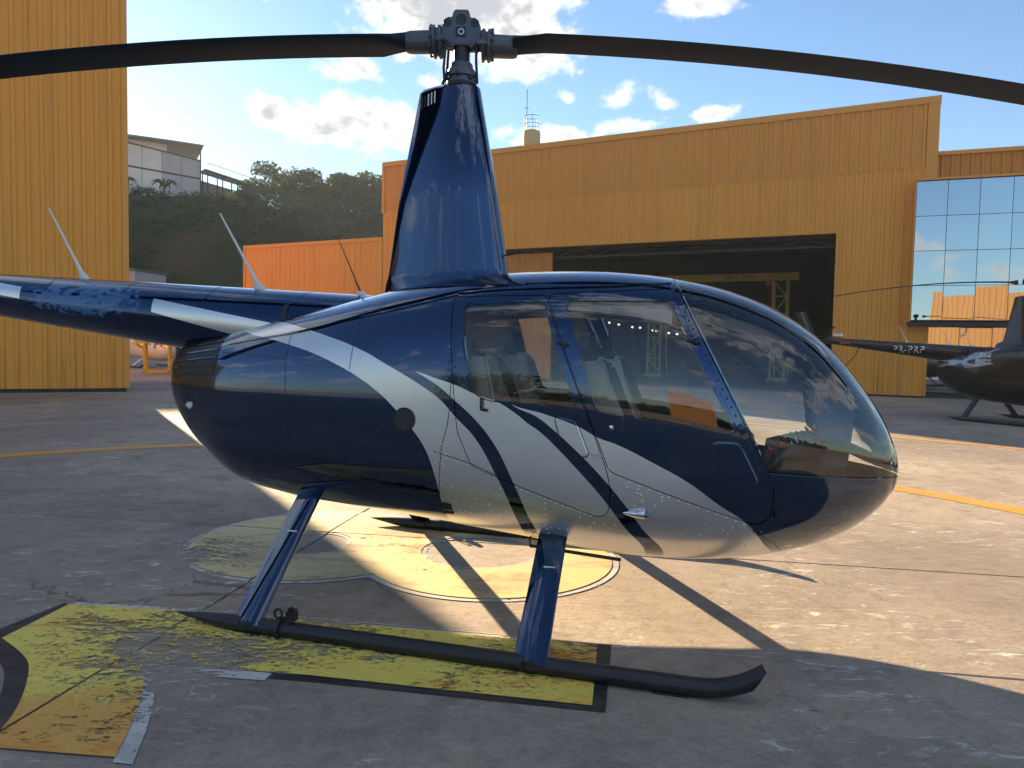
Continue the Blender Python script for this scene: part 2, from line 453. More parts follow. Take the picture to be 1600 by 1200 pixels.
def boom_paint():
    m, t = material('navy_boom_paint')
    co = t.new('ShaderNodeTexCoord').outputs['Object']
    X, Yc, Z = t.sep(co)
    def above(x0, z0, x1, z1):   # 1 where z is over the line
        k = (z1-z0)/(x1-x0)
        return t.m('GREATER_THAN', Z, t.m('ADD', t.m('MULTIPLY', X, k), z0-k*x0))
    def inv(v): return t.m('SUBTRACT', 1.0, v)
    near = t.m('LESS_THAN', Yc, 0.0)
    band = t.m('MULTIPLY', t.m('MULTIPLY', above(-2.025, 1.613, -1.444, 1.484), inv(above(-2.039, 1.704, -1.167, 1.559))), t.m('GREATER_THAN', X, -2.035))
    stub = t.m('MULTIPLY', t.m('MULTIPLY', above(-3.312, 1.722, -3.175, 1.7026), inv(above(-3.31, 1.8043, -3.179, 1.786))), t.m('LESS_THAN', X, -3.177))
    sil = t.m('MULTIPLY', near, t.m('MAXIMUM', band, stub))
    # smeared pale-blue patch where a registration was
    u = t.m('DIVIDE', t.m('ADD', X, 2.62), .50)
    zz = t.m('ADD', t.m('SUBTRACT', Z, 1.70), t.m('MULTIPLY', t.m('ADD', X, 2.62), .045))
    v = t.m('DIVIDE', zz, .115)
    q = t.m('ADD', t.m('POWER', t.m('ABSOLUTE', u), 3.0), t.m('POWER', t.m('ABSOLUTE', v), 3.0))
    nz = t.noise(t.scale(co, (1.0, 1.0, 2.2)), 8.0, 2.2, .5, 1.6)
    ed = t.noise(co, 16, 3, .6)
    bl = t.m('MULTIPLY', t.ramp(t.m('SUBTRACT', nz, t.m('MULTIPLY', q, .22)), .30, .48), near)
    bl = t.m('MULTIPLY', bl, t.m('SUBTRACT', 1.0, t.ramp(t.m('ADD', q, t.m('MULTIPLY', t.m('SUBTRACT', ed, .5), .9)), .75, 1.15)))
    col = t.mix(sil, (.0064, .0335, .095), (.72, .72, .72))
    col = t.mix(t.m('MULTIPLY', bl, .68), col, (.045, .16, .38))
    wav = t.noise(co, 3, 2, .4)
    b = principled(t, col, t.m('ADD', .11, t.m('MULTIPLY', t.m('MAXIMUM', sil, bl), .22)), t.m('SUBTRACT', .92, t.m('MULTIPLY', bl, .85)), t.m('SUBTRACT', .7, t.m('MULTIPLY', t.m('MAXIMUM', sil, bl), .4)), bump=wav, bump_d=.003, coat_rough=.02)
    finish(t, b); return m
M['boom_paint'] = boom_paint()

# ================================================================== THE SETTING
# ---- ground sheet to the horizon
bm = bmesh.new()
xs = [-1500, -300, -60, 60, 300, 1500]; ys = [-1500, -300, -60, 60, 300, 1500]
gv = [[bm.verts.new((x, y, -.03)) for x in xs] for y in ys]
for j in range(5):
    for i in range(5): bm.faces.new((gv[j][i], gv[j][i+1], gv[j+1][i+1], gv[j+1][i]))
setting(obj('ground', bm, M['apron_far']))

# ---- apron of cast concrete slabs with open joints
JX = Vector((.9867, -.1628))               # along the long joint
JY = Vector((.1628, .9867))
J0 = Vector((.212, 3.548))                 # a point on the long joint
def J(a, b): return J0 + JX*a + JY*b
apron = setting(obj('apron', boxes(((-60, -9, -.06), (60, -8.98, -.031))), M['apron_far']))
cuts_a = [-17.6, -9.8, -1.87, 12.4, 22.2]
cuts_b = [-7.6, 0.0, 1.66, 9.0, 16.4]
slab_no = 0
for i in range(len(cuts_a)-1):
    for j in range(len(cuts_b)-1):
        g = .005
        a0, a1, b0, b1 = cuts_a[i]+g, cuts_a[i+1]-g, cuts_b[j]+g, cuts_b[j+1]-g
        bm = bmesh.new()
        q = [J(a0, b0), J(a1, b0), J(a1, b1), J(a0, b1)]
        c = .006
        q2 = [J(a0+c, b0+c), J(a1-c, b0+c), J(a1-c, b1-c), J(a0+c, b1-c)]
        rings_bm([[(p.x, p.y, -.029) for p in q], [(p.x, p.y, -.005) for p in q], [(p.x, p.y, 0) for p in q2]], cap0=False, bm=bm)
        obj('concrete_slab', bm, M['concrete'], apron)

def flat_poly(outer, holes, z, name, mat, joints=True):
    """painted sheet on the slabs, interrupted over the open joints"""
    bm = bmesh.new()
    edges = []
    for loop in [outer] + holes:
        vs = [bm.verts.new((x, y, z)) for x, y in loop]
        for a, b in zip(vs, vs[1:] + vs[:1]): edges.append(bm.edges.new((a, b)))
    bmesh.ops.triangle_fill(bm, use_beauty=True, use_dissolve=False, edges=edges)
    if joints:
        for lst, nrm, base in ((cuts_a, JX, 0), (cuts_b, JY, 1)):
            for cval in lst:
                for s in (-.007, .007):
                    p = J0 + nrm*(cval+s)
                    bmesh.ops.bisect_plane(bm, geom=bm.verts[:]+bm.edges[:]+bm.faces[:], plane_co=(p.x, p.y, 0), plane_no=(nrm.x, nrm.y, 0))
                kill = [f for f in bm.faces if abs((Vector(f.calc_center_median()[:2])-J0).dot(nrm)-cval) < .0069]
                bmesh.ops.delete(bm, geom=kill, context='FACES')
    bmesh.ops.recalc_face_normals(bm, faces=bm.faces[:])
    for f in bm.faces:
        if f.normal.z < 0: f.normal_flip()
    return setting(obj(name, bm, mat))
def ribbon(pts, w, z, name, mat):
    pts = [Vector(p) for p in pts]
    L, Rr = [], []
    for i, p in enumerate(pts):
        d = (pts[min(i+1, len(pts)-1)] - pts[max(i-1, 0)]).normalized(); n = Vector((-d.y, d.x))
        L.append(tuple(p + n*w/2)); Rr.append(tuple(p - n*w/2))
    return flat_poly(L + Rr[::-1], [], z, name, mat)
def spline2(P, n=10):
    P = [Vector(p) for p in P]; P = [P[0]*2-P[1]] + P + [P[-1]*2-P[-2]]
    out = []
    for i in range(1, len(P)-2):
        for k in range(n):
            t = k/n
            out.append(.5*((2*P[i]) + (-P[i-1]+P[i+1])*t + (2*P[i-1]-5*P[i]+4*P[i+1]-P[i+2])*t*t + (-P[i-1]+3*P[i]-3*P[i+1]+P[i+2])*t**3))
    out.append(P[-2]); return out

# ---- emblem: two joined rings
cl, rl, cr, rr_ = Vector((-1.36, 5.24)), .885, Vector((-.13, 4.93)), .825
def union_outline(grow):
    pts = []
    N = 96
    def seg(c, r, oc, orr):
        s = [(c + Vector((math.cos(2*math.pi*k/N), math.sin(2*math.pi*k/N)))*r) for k in range(N)]
        ok = [(p-oc).length > orr for p in s]
        st_ = next(k for k in range(N) if ok[k] and not ok[k-1])
        res = []
        k = st_
        while ok[k % N]:
            res.append(s[k % N]); k += 1
        return res
    a = seg(cl, rl+grow, cr, rr_+grow); b = seg(cr, rr_+grow, cl, rl+grow)
    return [tuple(p) for p in a + b]
def ell(c, rx, ry, n=40, rot=0):
    return [(c[0]+math.cos(2*math.pi*k/n)*rx*math.cos(rot)-math.sin(2*math.pi*k/n)*ry*math.sin(rot), c[1]+math.cos(2*math.pi*k/n)*rx*math.sin(rot)+math.sin(2*math.pi*k/n)*ry*math.cos(rot)) for k in range(n)][::-1]
hl, hr = (-1.40, 5.19), (-.19, 5.06)
flat_poly(union_outline(.045), [ell(hl, .24, .265), ell(hr, .38, .37)], .004, 'emblem_edge', M['pad_white'])
flat_poly(union_outline(0), [ell(hl, .275, .30), ell(hr, .42, .405)], .008, 'emblem_paint', M['pad_yellow_b'])
# ---- emblem: barred arm with a curved end
arm_out = [(-2.363,3.893),(-1.671,3.824),(-1.042,3.74),(.243,3.508),(.435,3.472),(.346,2.882),(-.861,3.106),(-1.628,3.205)]
arm_curve_r = [tuple(p) for p in spline2([(-1.628,3.205),(-1.52,3.013),(-1.459,2.866),(-1.394,2.662),(-1.34,2.456)], 6)]
arm_curve_l = [tuple(p) for p in spline2([(-1.77,2.50),(-1.84,2.605),(-1.872,2.714),(-1.925,2.848),(-2.018,3.028),(-2.111,3.173),(-2.228,3.289),(-2.408,3.434)], 5)]
flat_poly(arm_out[:-1] + arm_curve_r + arm_curve_l, [], .008, 'emblem_paint', M['pad_yellow'])
flat_poly([(-2.34,3.935),(-1.671,3.868),(-1.042,3.778),(.06,3.582),(.053,3.545),(-1.042,3.742),(-1.671,3.826),(-2.36,3.895)], [], .0045, 'emblem_edge', M['pad_white'])
flat_poly([(.06,3.582),(.243,3.552),(.508,3.505),(.393,2.835),(-.86,3.055),(-1.02,3.075),(-1.01,3.123),(-.861,3.104),(.34,2.885),(.432,3.475),(.053,3.54)], [], .0045, 'emblem_edge', M['pad_black'])
flat_poly([(-1.03,3.052),(-1.54,3.12),(-1.455,2.97),(-1.396,2.842),(-1.325,2.641),(-1.262,2.42),(-1.335,2.43),(-1.394,2.662),(-1.459,2.866),(-1.52,3.013),(-1.628,3.20),(-1.02,3.124)], [], .0045, 'emblem_edge', M['pad_white'])
bl_out = [tuple(p) for p in spline2([(-1.86,2.44),(-1.92,2.6),(-1.955,2.72),(-2.005,2.83),(-2.09,2.985),(-2.18,3.115),(-2.30,3.225),(-2.49,3.36)], 5)]
flat_poly(bl_out + [(-2.52,3.47),(-2.40,3.93),(-2.372,3.885)] + [tuple(p) for p in spline2([(-2.408,3.434),(-2.228,3.289),(-2.111,3.173),(-2.018,3.028),(-1.925,2.848),(-1.872,2.714),(-1.84,2.605),(-1.77,2.44)], 5)][0:], [], .0045, 'emblem_edge', M['pad_black'])

# ---- taxi lines
ribbon(spline2([(-9.5,6.2),(-6.1,8.75),(-4.33,9.93),(-1.5,10.75),(1.2,10.35),(3.0,9.0),(4.07,7.76),(4.72,6.70),(5.3,5.2)], 8), .30, .004, 'taxi_line', M['line_orange'])
ribbon([(3.2,15.6),(6.65,12.25),(7.80,11.12),(10.6,8.3)], .16, .004, 'taxi_line', M['line_orange'])
ribbon([(-18,11.9),(-11.1,15.95),(-8.9,17.1),(-8.1,17.7),(-2,20.6)], .10, .004, 'taxi_line', M['line_orange'])
ribbon([(4.0,23.8),(11.1,20.85),(13.6,19.5),(19,16.8)], .10, -.026, 'taxi_line', M['line_orange'])

# ---- corrugated cladding sheets (shared meshes)
_sheet = {}
def sheet_mesh(w, h, ribs, depth=.034):
    key = (round(w, 3), round(h, 3), ribs)
    if key in _sheet: return _sheet[key]
    p = w/ribs; prof = [(0.0, 0.0)]
    for k in range(ribs):
        x = k*p
        prof += [(x+.56*p, 0), (x+.64*p, -depth), (x+.90*p, -depth), (x+.98*p, 0)]
    prof.append((w, 0.002))
    bm = bmesh.new()
    lo = [bm.verts.new((x, y, 0)) for x, y in prof]; hi = [bm.verts.new((x, y, h)) for x, y in prof]
    for i in range(len(prof)-1): bm.faces.new((lo[i], lo[i+1], hi[i+1], hi[i]))
    me = bpy.data.meshes.new('cladding_sheet'); bm.to_mesh(me); bm.free()
    _sheet[key] = me; return me
def clad(parent, x0, x1, z0, z1, y, mat, target=1.2, rib=.3, name='cladding_sheet'):
    n = max(1, round((x1-x0)/target)); w = (x1-x0)/n
    ribs = max(1, round(w/rib))
    me = sheet_mesh(w, z1-z0, ribs)
    if not me.materials: me.materials.append(mat)
    if me.materials[0] != mat:
        me = me.copy(); me.materials[0] = mat
    for k in range(n):
        o = obj(name, me, None, parent)
        o.location = (x0+k*w, y - (k % 2)*.003, z0)

HB_P = (12.474, 23.856, 0); HB_R = math.atan2(-.46183, .88697)
# ---- main hangar
hb = empty('hangar', 'long yellow corrugated hangar with a wide dark open doorway and a crane inside', 'hangar', HB_P, HB_R)
XL, XR, HT = -20.75, .83, 9.45
clad(hb, -1.93, XR, 0.03, 7.3, 0, M['yellow_clad'])
clad(hb, -18.6, -1.93, 5.38, 7.3, 0, M['yellow_clad'])
clad(hb, XL, -18.6, 0.03, 7.3, 0, M['yellow_clad'])
clad(hb, XL, XR, 7.27, 9.28, -.014, M['ochre_clad'])
bm = boxes(((XL-.02, -.08, 9.24), (XR+.05, .25, HT)), ((XL-.04, -.065, 7.2), (XL+.10, .1, 9.24)), ((XR-.30, -.068, 5.6), (XR+.03, .2, 9.24)))
obj('flashing', bm, M['yellow_trim'], hb)
obj('door_frame', boxes(((-1.98, -.045, .03), (-1.90, .3, 5.36)), ((-18.6, -.04, 5.34), (-1.90, .3, 5.40))), M['yellow_trim'], hb)
# carcass: side and back walls, roof, floor
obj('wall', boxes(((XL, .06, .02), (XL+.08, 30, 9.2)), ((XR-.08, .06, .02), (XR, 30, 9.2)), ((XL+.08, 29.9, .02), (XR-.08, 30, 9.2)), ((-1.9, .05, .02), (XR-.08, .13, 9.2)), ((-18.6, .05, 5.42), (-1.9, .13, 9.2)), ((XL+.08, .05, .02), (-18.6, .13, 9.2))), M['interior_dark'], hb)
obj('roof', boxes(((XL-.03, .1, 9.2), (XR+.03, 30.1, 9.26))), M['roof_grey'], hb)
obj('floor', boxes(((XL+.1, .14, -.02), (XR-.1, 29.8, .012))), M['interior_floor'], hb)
# door leaf parked at the left of the opening
dl = obj('door_leaf', boxes(((-18.5, .42, .03), (-12.55, .50, 5.18))), M['orange_clad'], hb)
for k in range(5):
    o = obj('leaf_panel', sheet_mesh(1.19, 5.1, 2, .05), None, dl)
    if not o.data.materials: o.data.materials.append(M['orange_clad'])
    o.location = (-18.5+k*1.19, .41, .05)
# trusses behind the door head
for yy in (.75, 6.5, 12.5, 19):
    bm = bmesh.new()
    z0, z1 = (5.0, 5.32) if yy < 1 else (7.0, 8.3)
    bar(bm, (XL+.3, yy, z0), (XR-.3, yy, z0), .09); bar(bm, (XL+.3, yy, z1), (XR-.3, yy, z1), .09)
    n = 24 if yy < 1 else 14
    for k in range(n):
        xa = XL+.4+(XR-XL-.8)*k/n; xb = XL+.4+(XR-XL-.8)*(k+1)/n
        bar(bm, (xa, yy, z0 if k % 2 else z1), (xb, yy, z1 if k % 2 else z0), .05)
    obj('roof_truss', bm, M['dark_steel'], hb)
for k in range(9):
    o = obj('purlin', boxes(((XL+.2, 1.5+3*k, 8.75), (XR-.2, 1.62+3*k, 8.95))), M['dark_steel'], hb)
for lx_, lz_ in ((-14.28, 2.75), (-13.72, 2.65), (-12.94, 2.51), (-12.5, 2.48), (-11.78, 2.34), (-11.57, 2.31), (-10.9, 2.21), (-10.45, 2.15)):
    lp = obj('ceiling_lamp', lathe([(0, .01), (.02, .06), (.08, .07), (.11, .02)], (0, 0, 0), (0, 0, 1), 10), M['lamp_glow'], hb)
    lp.location = (lx_, 12.0, lz_-.06)

# ---- gantry crane in the doorway
gx0, gx1, gyy = -10.4, -4.75, 8.0
gc = empty('gantry_crane', 'yellow gantry crane with lattice end frames standing in the dark hangar doorway', 'crane', HB_P, HB_R)
bm = boxes(((gx0-1.0, gyy-.09, 4.52), (gx1+.75, gyy+.09, 4.86)))
obj('beam', bm, M['crane_yellow'], gc)
tx = setting(obj('beam_text', text_mesh('CAP 2 TON', .26, 'beam_text'), M['dark_steel'], gc), 'stuff')
tx.location = (-6.6, gyy-.094, 4.69); tx.rotation_euler = (R(90), 0, 0)
for gx in (gx0, gx1):
    bm = bmesh.new()
    for s in (-1, 1):
        bar(bm, (gx+.30*s, gyy-.3, .15), (gx+.30*s, gyy-.22, 4.5), .09)
        bar(bm, (gx+.30*s, gyy+1.0, .15), (gx+.30*s, gyy+.22, 4.5), .08)
    for z in (.9, 1.9, 2.9, 3.8):
        bar(bm, (gx-.30, gyy-.27, z), (gx+.30, gyy-.27, z), .06)
    for k, (za, zb_) in enumerate(((.2, .9), (.9, 1.9), (1.9, 2.9), (2.9, 3.8), (3.8, 4.5))):
        bar(bm, (gx-.30 if k % 2 else gx+.30, gyy-.27, za), (gx+.30 if k % 2 else gx-.30, gyy-.27, zb_), .05)
    obj('end_frame', bm, M['crane_yellow'], gc)
    obj('foot', boxes(((gx-.42, gyy-.5, .02), (gx+.42, gyy+1.1, .16))), M['crane_yellow'], gc)
bm = boxes(((gx1-.62, gyy-.16, 4.30), (gx1-.38, gyy+.16, 4.52)))
tube([(gx1-.5, gyy, 4.3), (gx1-.5, gyy, 3.3)], .015, 6, bm=bm)
lathe([(0, .05), (.1, .09), (.25, .06)], (gx1-.5, gyy, 3.1), (0, 0, 1), 8, bm=bm)
obj('hoist', bm, M['red_plastic'], gc)

# ---- low yellow annex on the left of the hangar
an = empty('annex', 'low yellow corrugated annex joined to the left of the long hangar', 'building', HB_P, HB_R)
clad(an, -29.4, XL-.03, .03, 6.0, 0, M['yellow_clad'])
obj('flashing', boxes(((-29.45, -.06, 5.98), (XL-.05, .2, 6.15)), ((-29.46, -.06, .03), (-29.36, .2, 5.98))), M['yellow_trim'], an)
obj('wall', boxes(((-29.4, .06, .02), (-29.32, 12, 5.95)), ((-29.32, .05, .02), (XL-.04, .13, 5.95)), ((-29.32, 11.9, .02), (XL-.04, 12, 5.95))), M['yellow_trim'], an)
obj('roof', boxes(((-29.42, .1, 5.95), (XL-.04, 12, 6.0))), M['roof_grey'], an)

# ---- office block with mirrored curtain wall on the right
OF_R = R(-20.9)
_p = Vector((.305, -.5)); _w = Matrix.Rotation(HB_R, 2) @ _p - Matrix.Rotation(OF_R, 2) @ _p
OF_P = (HB_P[0]+_w.x, HB_P[1]+_w.y, 0)
of = empty('office_block', 'office front of mirrored glass panes under an orange fascia beside the long hangar', 'building', OF_P, OF_R)
gw, gh, gy = .86, 1.075, -.5
gz0, gz1 = 2.44, 6.74
for c in range(8):
    for r in range(4):
        x0, z0 = .305+c*gw, gz0+r*gh
        o = obj('window_pane', boxes(((-gw/2+.008, -.012, .008), (gw/2-.008, .012, gh-.008))), M['mirror'], of)
        o.location = (x0+gw/2, gy, z0)
        o.rotation_euler = (R(rnd.uniform(-.35, .35)), 0, R(rnd.uniform(-.4, .4)))
bm = bmesh.new()
for c in range(9): box(bm, (.305+c*gw-.014, gy+.014, gz0), (.305+c*gw+.014, gy+.09, gz1))
for r in range(5): box(bm, (.30, gy+.016, gz0+r*gh-.014), (.305+8*gw, gy+.088, gz0+r*gh+.014))
obj('mullion', bm, M['dark_steel'], of)
obj('side_panel', boxes(((.262, gy-.02, gz0-.05), (.298, .02, gz1+.05)),), M['yellow_trim'], of)
obj('soffit', boxes(((.26, gy-.03, gz0-.18), (7.5, .9, gz0-.055))), M['dark_steel'], of)
obj('wall', boxes(((XR+.05, .35, .02), (7.5, .45, 7.7)), ((7.4, .45, .02), (7.5, 12, 7.7))), M['dark_steel'], of)
clad(of, XR+.06, 7.5, 6.86, 7.70, .30, M['orange_clad'], 1.1, .28, 'fascia_sheet')
obj('flashing', boxes(((XR+.05, .2, 7.68), (7.55, .5, 7.80)), ((.28, gy-.02, gz1+.03), (7.5, .33, gz1+.10))), M['yellow_trim'], of)
for c in range(7):
    for r in range(2):
        o = obj('window_pane', boxes(((-.44, -.012, .008), (.44, .012, 1.07))), M['mirror'], of)
        o.location = (1.35+c*.9, .30, .15+r*1.08)
        o.rotation_euler = (R(rnd.uniform(-.3, .3)), 0, R(rnd.uniform(-.3, .3)))
obj('roof', boxes(((XR+.05, .4, 7.62), (7.5, 12, 7.70))), M['roof_grey'], of)

# ---- hangar on the left (only its end bay is in view)
LH_P = (-10.172, 19.49, 0); LH_R = R(25.8)
lh = empty('hangar', 'tall yellow corrugated hangar filling the left edge behind the tail boom', 'hangar', LH_P, LH_R)
clad(lh, -12.0, 0.0, .10, 13.0, 0, M['yellow_clad'], 1.2, .3)
obj('flashing', boxes(((-.10, -.05, .10), (.035, .12, 13.0)), ((-12, -.07, 12.98), (.05, .3, 13.15))), M['yellow_trim'], lh)
bm = bmesh.new()
rings_bm([[(-46, .05, z), (-.04, .05, z), (-.04-5*math.tan(R(9)), 5, z), (-46, 5, z)] for z in (.04, 12.9)], bm=bm)  # unseen length extended to shade the ground behind; side slanted for its shadow edge
obj('wall', bm, M['yellow_trim'], lh)
obj('plinth', boxes(((-12, .0, -.03), (-.05, .1, .09))), M['dark_steel'], lh)

M['shaded_clad'] = corrugated('shaded_ochre_cladding', (.26, .115, .02), (.30, .135, .024))  # ochre darkened in its colour, standing in for shade on the wall
# ---- hangar across the apron behind the camera, seen only in reflections
bh = empty('far_building', 'ochre building across the apron, seen mirrored in the office glass', 'building', (1, -60, 0), R(180))
clad(bh, -7, 7, .03, 9.6, 0, M['shaded_clad'], 2.4, .6)
obj('wall', boxes(((-7, .06, 0), (7, 12, 9.5))), M['yellow_trim'], bh)
lt = obj('wall_letter', text_mesh('O', 2.6, 'wall_letter'), M['dark_steel'], bh)
lt.location = (2.2, -.05, 5.0); lt.rotation_euler = (R(90), 0, 0)

# ---- water tank behind the hangar roof
wt = empty('water_tank', 'beige cylindrical water tank with a railing rising behind the hangar roof', 'tank', (.9, 45, 0))
obj('tank', smooth(lathe([(0, .53), (14.1, .53), (14.22, .50), (14.3, .3), (14.32, .001)], (0, 0, 0), (0, 0, 1), 28)), M['tank_beige'], wt)
bm = bmesh.new()
for k in range(8):
    a = 2*math.pi*k/8
    tube([(.45*math.cos(a), .45*math.sin(a), 14.2), (.45*math.cos(a), .45*math.sin(a), 15.1)], .016, 5, bm=bm)
for z in (14.65, 15.1):
    tube([(.45*math.cos(2*math.pi*k/20), .45*math.sin(2*math.pi*k/20), z) for k in range(21)], .016, 5, bm=bm)
obj('railing', bm, M['dark_steel'], wt)
obj('mast_rod', boxes(((-.33, -.02, 14.2), (-.29, .02, 16.7)), ((-.45, -.01, 15.6), (-.2, .01, 15.63))), M['dark_steel'], wt)

# ---- hill behind the hangars
from mathutils import noise as mnoise
def hill_z(x, y):
    foot = 58 + 3*mnoise.noise((x*.03, 0, 5))
    t = max(0, min(1, (y-foot)/25)); t = t*t*(3-2*t)
    top = 16.6 + .045*max(-45, min(10, -x-30)) if x < -30 else 16.6 + max(-3, (x+30)*-.06)
    side = max(0, min(1, (75-x)/45))
    return (top*t + (.7*mnoise.noise((x*.12, y*.12, 1)) + .35*mnoise.noise((x*.35, y*.35, 7)))*t + .5*max(0, y-86)*.06)*side - .2
bm = bmesh.new()
hx = [-130+2.2*i for i in range(100)]; hy = [52+1.7*j for j in range(40)]
hv = [[bm.verts.new((x, y, hill_z(x, y))) for x in hx] for y in hy]
for j in range(len(hy)-1):
    for i in range(len(hx)-1): bm.faces.new((hv[j][i], hv[j][i+1], hv[j+1][i+1], hv[j+1][i]))
for f in bm.faces: f.smooth = True
def hill_mat():
    m, t = material('hill_earth_and_grass')
    g = t.new('ShaderNodeNewGeometry').outputs['Position']
    a = t.noise(g, .12, 5, .6); b_ = t.noise(g, .9, 6, .7); c_ = t.noise(g, 5, 4, .7)
    c = t.mix(t.ramp(a, .42, .6), (.055, .060, .022), (.105, .066, .036))
    c = t.mix(t.m('MULTIPLY', b_, .7), c, (.045, .052, .020))
    c = t.mix(t.ramp(c_, .5, .8), c, (.11, .10, .05))
    finish(t, principled(t, c, .95, bump=c_, bump_d=.3, spec=.1)); return m
setting(obj('hill', bm, hill_mat()))

# foliage
def leaf_mat(name, c0, c1):
    m, t = material(name)
    g = t.new('ShaderNodeNewGeometry').outputs['Position']
    n = t.noise(g, 1.3, 3, .6); n2 = t.noise(g, 17, 2, .6)
    c = t.mix(t.m('ADD', t.m('MULTIPLY', n, .6), t.m('MULTIPLY', n2, .4)), c0, c1)
    d = principled(t, c, .55, spec=.25)
    tl = t.new('ShaderNodeBsdfTranslucent'); t.put(tl.inputs[0], t.mix(.5, c, (.10, .13, .02)))
    mx = t.new('ShaderNodeMixShader'); mx.inputs[0].default_value = .35
    t.l.new(d.outputs[0], mx.inputs[1]); t.l.new(tl.outputs[0], mx.inputs[2]); t.l.new(mx.outputs[0], t.out.inputs[0])
    return m
M['leaf_dark'] = leaf_mat('leaf_dark', (.028, .052, .026), (.075, .105, .045))
M['leaf_mid'] = leaf_mat('leaf_mid', (.035, .062, .018), (.085, .115, .035))
M['bark'] = simple('bark', (.10, .075, .05), .9, var=.35, vscale=9)
def leaves(bm, centre, radii, n, size, seed, flatb=.35):
    r = random.Random(seed)
    c = Vector(centre)
    for _ in range(n):
        while True:
            p = Vector((r.uniform(-1, 1), r.uniform(-1, 1), r.uniform(-flatb, 1)))
            if .25 < p.length < 1: break
        p = c + Vector((p.x*radii[0], p.y*radii[1], p.z*radii[2]))
        s = size*r.uniform(.6, 1.3)
        a = Vector((r.gauss(0, 1), r.gauss(0, 1), r.gauss(0, .6))).normalized()
        b = a.cross(Vector((r.gauss(0, 1), r.gauss(0, 1), r.gauss(0, 1)))).normalized()
        v = [bm.verts.new(p + a*s*i + b*s*.55*j) for i, j in ((-1, 0), (0, -1), (1, 0), (0, 1))]
        bm.faces.new(v)
def make_tree(seed, h, spread, clumps, per, leaf=.2):
    r = random.Random(seed)
    tb = bmesh.new()
    trunk_top = Vector((r.uniform(-.3, .3), r.uniform(-.3, .3), h*.45))
    tube([(0, 0, -.6), (r.uniform(-.1, .1), 0, h*.2), trunk_top], [h*.035, h*.027, h*.02], 8, bm=tb)
    cb = bmesh.new()
    for k in range(clumps):
        a = 2*math.pi*k/clumps*2.4 + r.uniform(-.3, .3); d = spread*math.sqrt((k+.5)/clumps)*r.uniform(.75, 1.0)
        e = Vector((d*math.cos(a), d*math.sin(a), h*r.uniform(.38, .92) - d*d/spread/spread*h*.14))
        tube([trunk_top, trunk_top.lerp(e, .55)+Vector((0, 0, .3)), e], [h*.014, h*.009, h*.003], 5, bm=tb)
        rad = spread*r.uniform(.26, .40)
        leaves(cb, e, (rad, rad, rad*.62), per, leaf, seed*100+k)
    cm = bpy.data.meshes.new('crown'); cb.to_mesh(cm); cb.free()
    tm = bpy.data.meshes.new('trunk'); tb.to_mesh(tm); tb.free()
    return cm, tm
TREE_MESH = [make_tree(3, 5.6, 4.6, 34, 190, .20), make_tree(11, 5.4, 4.3, 32, 190, .20)]
for cm, tm in TREE_MESH: cm.materials.append(M['leaf_dark']); tm.materials.append(M['bark'])
TREES = [(-27.6, 89, 0, 1.0, 'broad dark tree on the hill, first one right of the lean-to shed'),
         (-19.2, 89.5, 1, 1.08, 'broad dark tree on the hill directly behind the corner where the hangar steps up'),
         (-23.2, 92, 1, .92, 'darker round tree between the two broad trees on the hill crest'),
         (-14.6, 92, 0, .95, 'dark tree on the hill mostly hidden behind the hangar step'),
         (-31.0, 86.0, 1, .42, 'small bushy tree on the slope below the lean-to shed')]
for x, y, k, s, lab in TREES:
    t = empty('tree', lab, 'tree', (x, y, hill_z(x, y)-.1), rnd.uniform(0, 6), 'trees on the hill crest')
    t.scale = (s, s, s)
    obj('trunk', TREE_MESH[k][1], None, t); obj('crown', TREE_MESH[k][0], None, t)
# undergrowth over the slope
bm = bmesh.new()
r2 = random.Random(5)
for k in range(1100):
    x = r2.uniform(-44, -10); y = r2.uniform(60, 88)
    dens = mnoise.noise((x*.16, y*.16, 3)) + (x+34)*.022 + (y-78)*.03
    if dens < r2.uniform(-.35, .30): continue
    s = r2.uniform(.6, 1.5)*(1.5 if x > -31 and y > 74 else .85)
    leaves(bm, (x, y, hill_z(x, y)+s*.2), (s, s, s*.9), 46, .17, k, .1)
setting(obj('undergrowth', bm, M['leaf_dark']), 'stuff')
# small palms by the retaining wall
def palm(x, y, h, lab):
    t = empty('palm', lab, 'palm', (x, y, hill_z(x, y)), 0)
    obj('trunk', tube([(0, 0, -.3), (0, 0, h*.5)], [.11, .07], 7), M['bark'], t)
    for k in range(9):
        a = 2*math.pi*k/9+.3; bm = bmesh.new(); prev = None
        for i in range(7):
            u = i/6; d = u*h*.62
            c = Vector((d*math.cos(a), d*math.sin(a), h*.5 + h*.45*math.sin(u*2.3) - .3*u*u*h))
            w = .20*h*math.sin(math.pi*min(1, u*.9+.08)); s = Vector((-math.sin(a), math.cos(a), -.35))*w*.5
            pr = [bm.verts.new(c-s), bm.verts.new(c+Vector((0, 0, .05))), bm.verts.new(c+Vector((math.sin(a), -math.cos(a), -.35))*w*.5)]
            if prev: bm.faces.new((prev[0], prev[1], pr[1], pr[0])); bm.faces.new((prev[1], prev[2], pr[2], pr[1]))
            prev = pr
        obj('frond', bm, M['leaf_mid'], t)
palm(-38.9, 82.6, 2.6, 'small palm in front of the pale wall below the white building')
palm(-43.2, 82.0, 2.6, 'small palm at the foot of the pale wall right beside the tall left hangar')

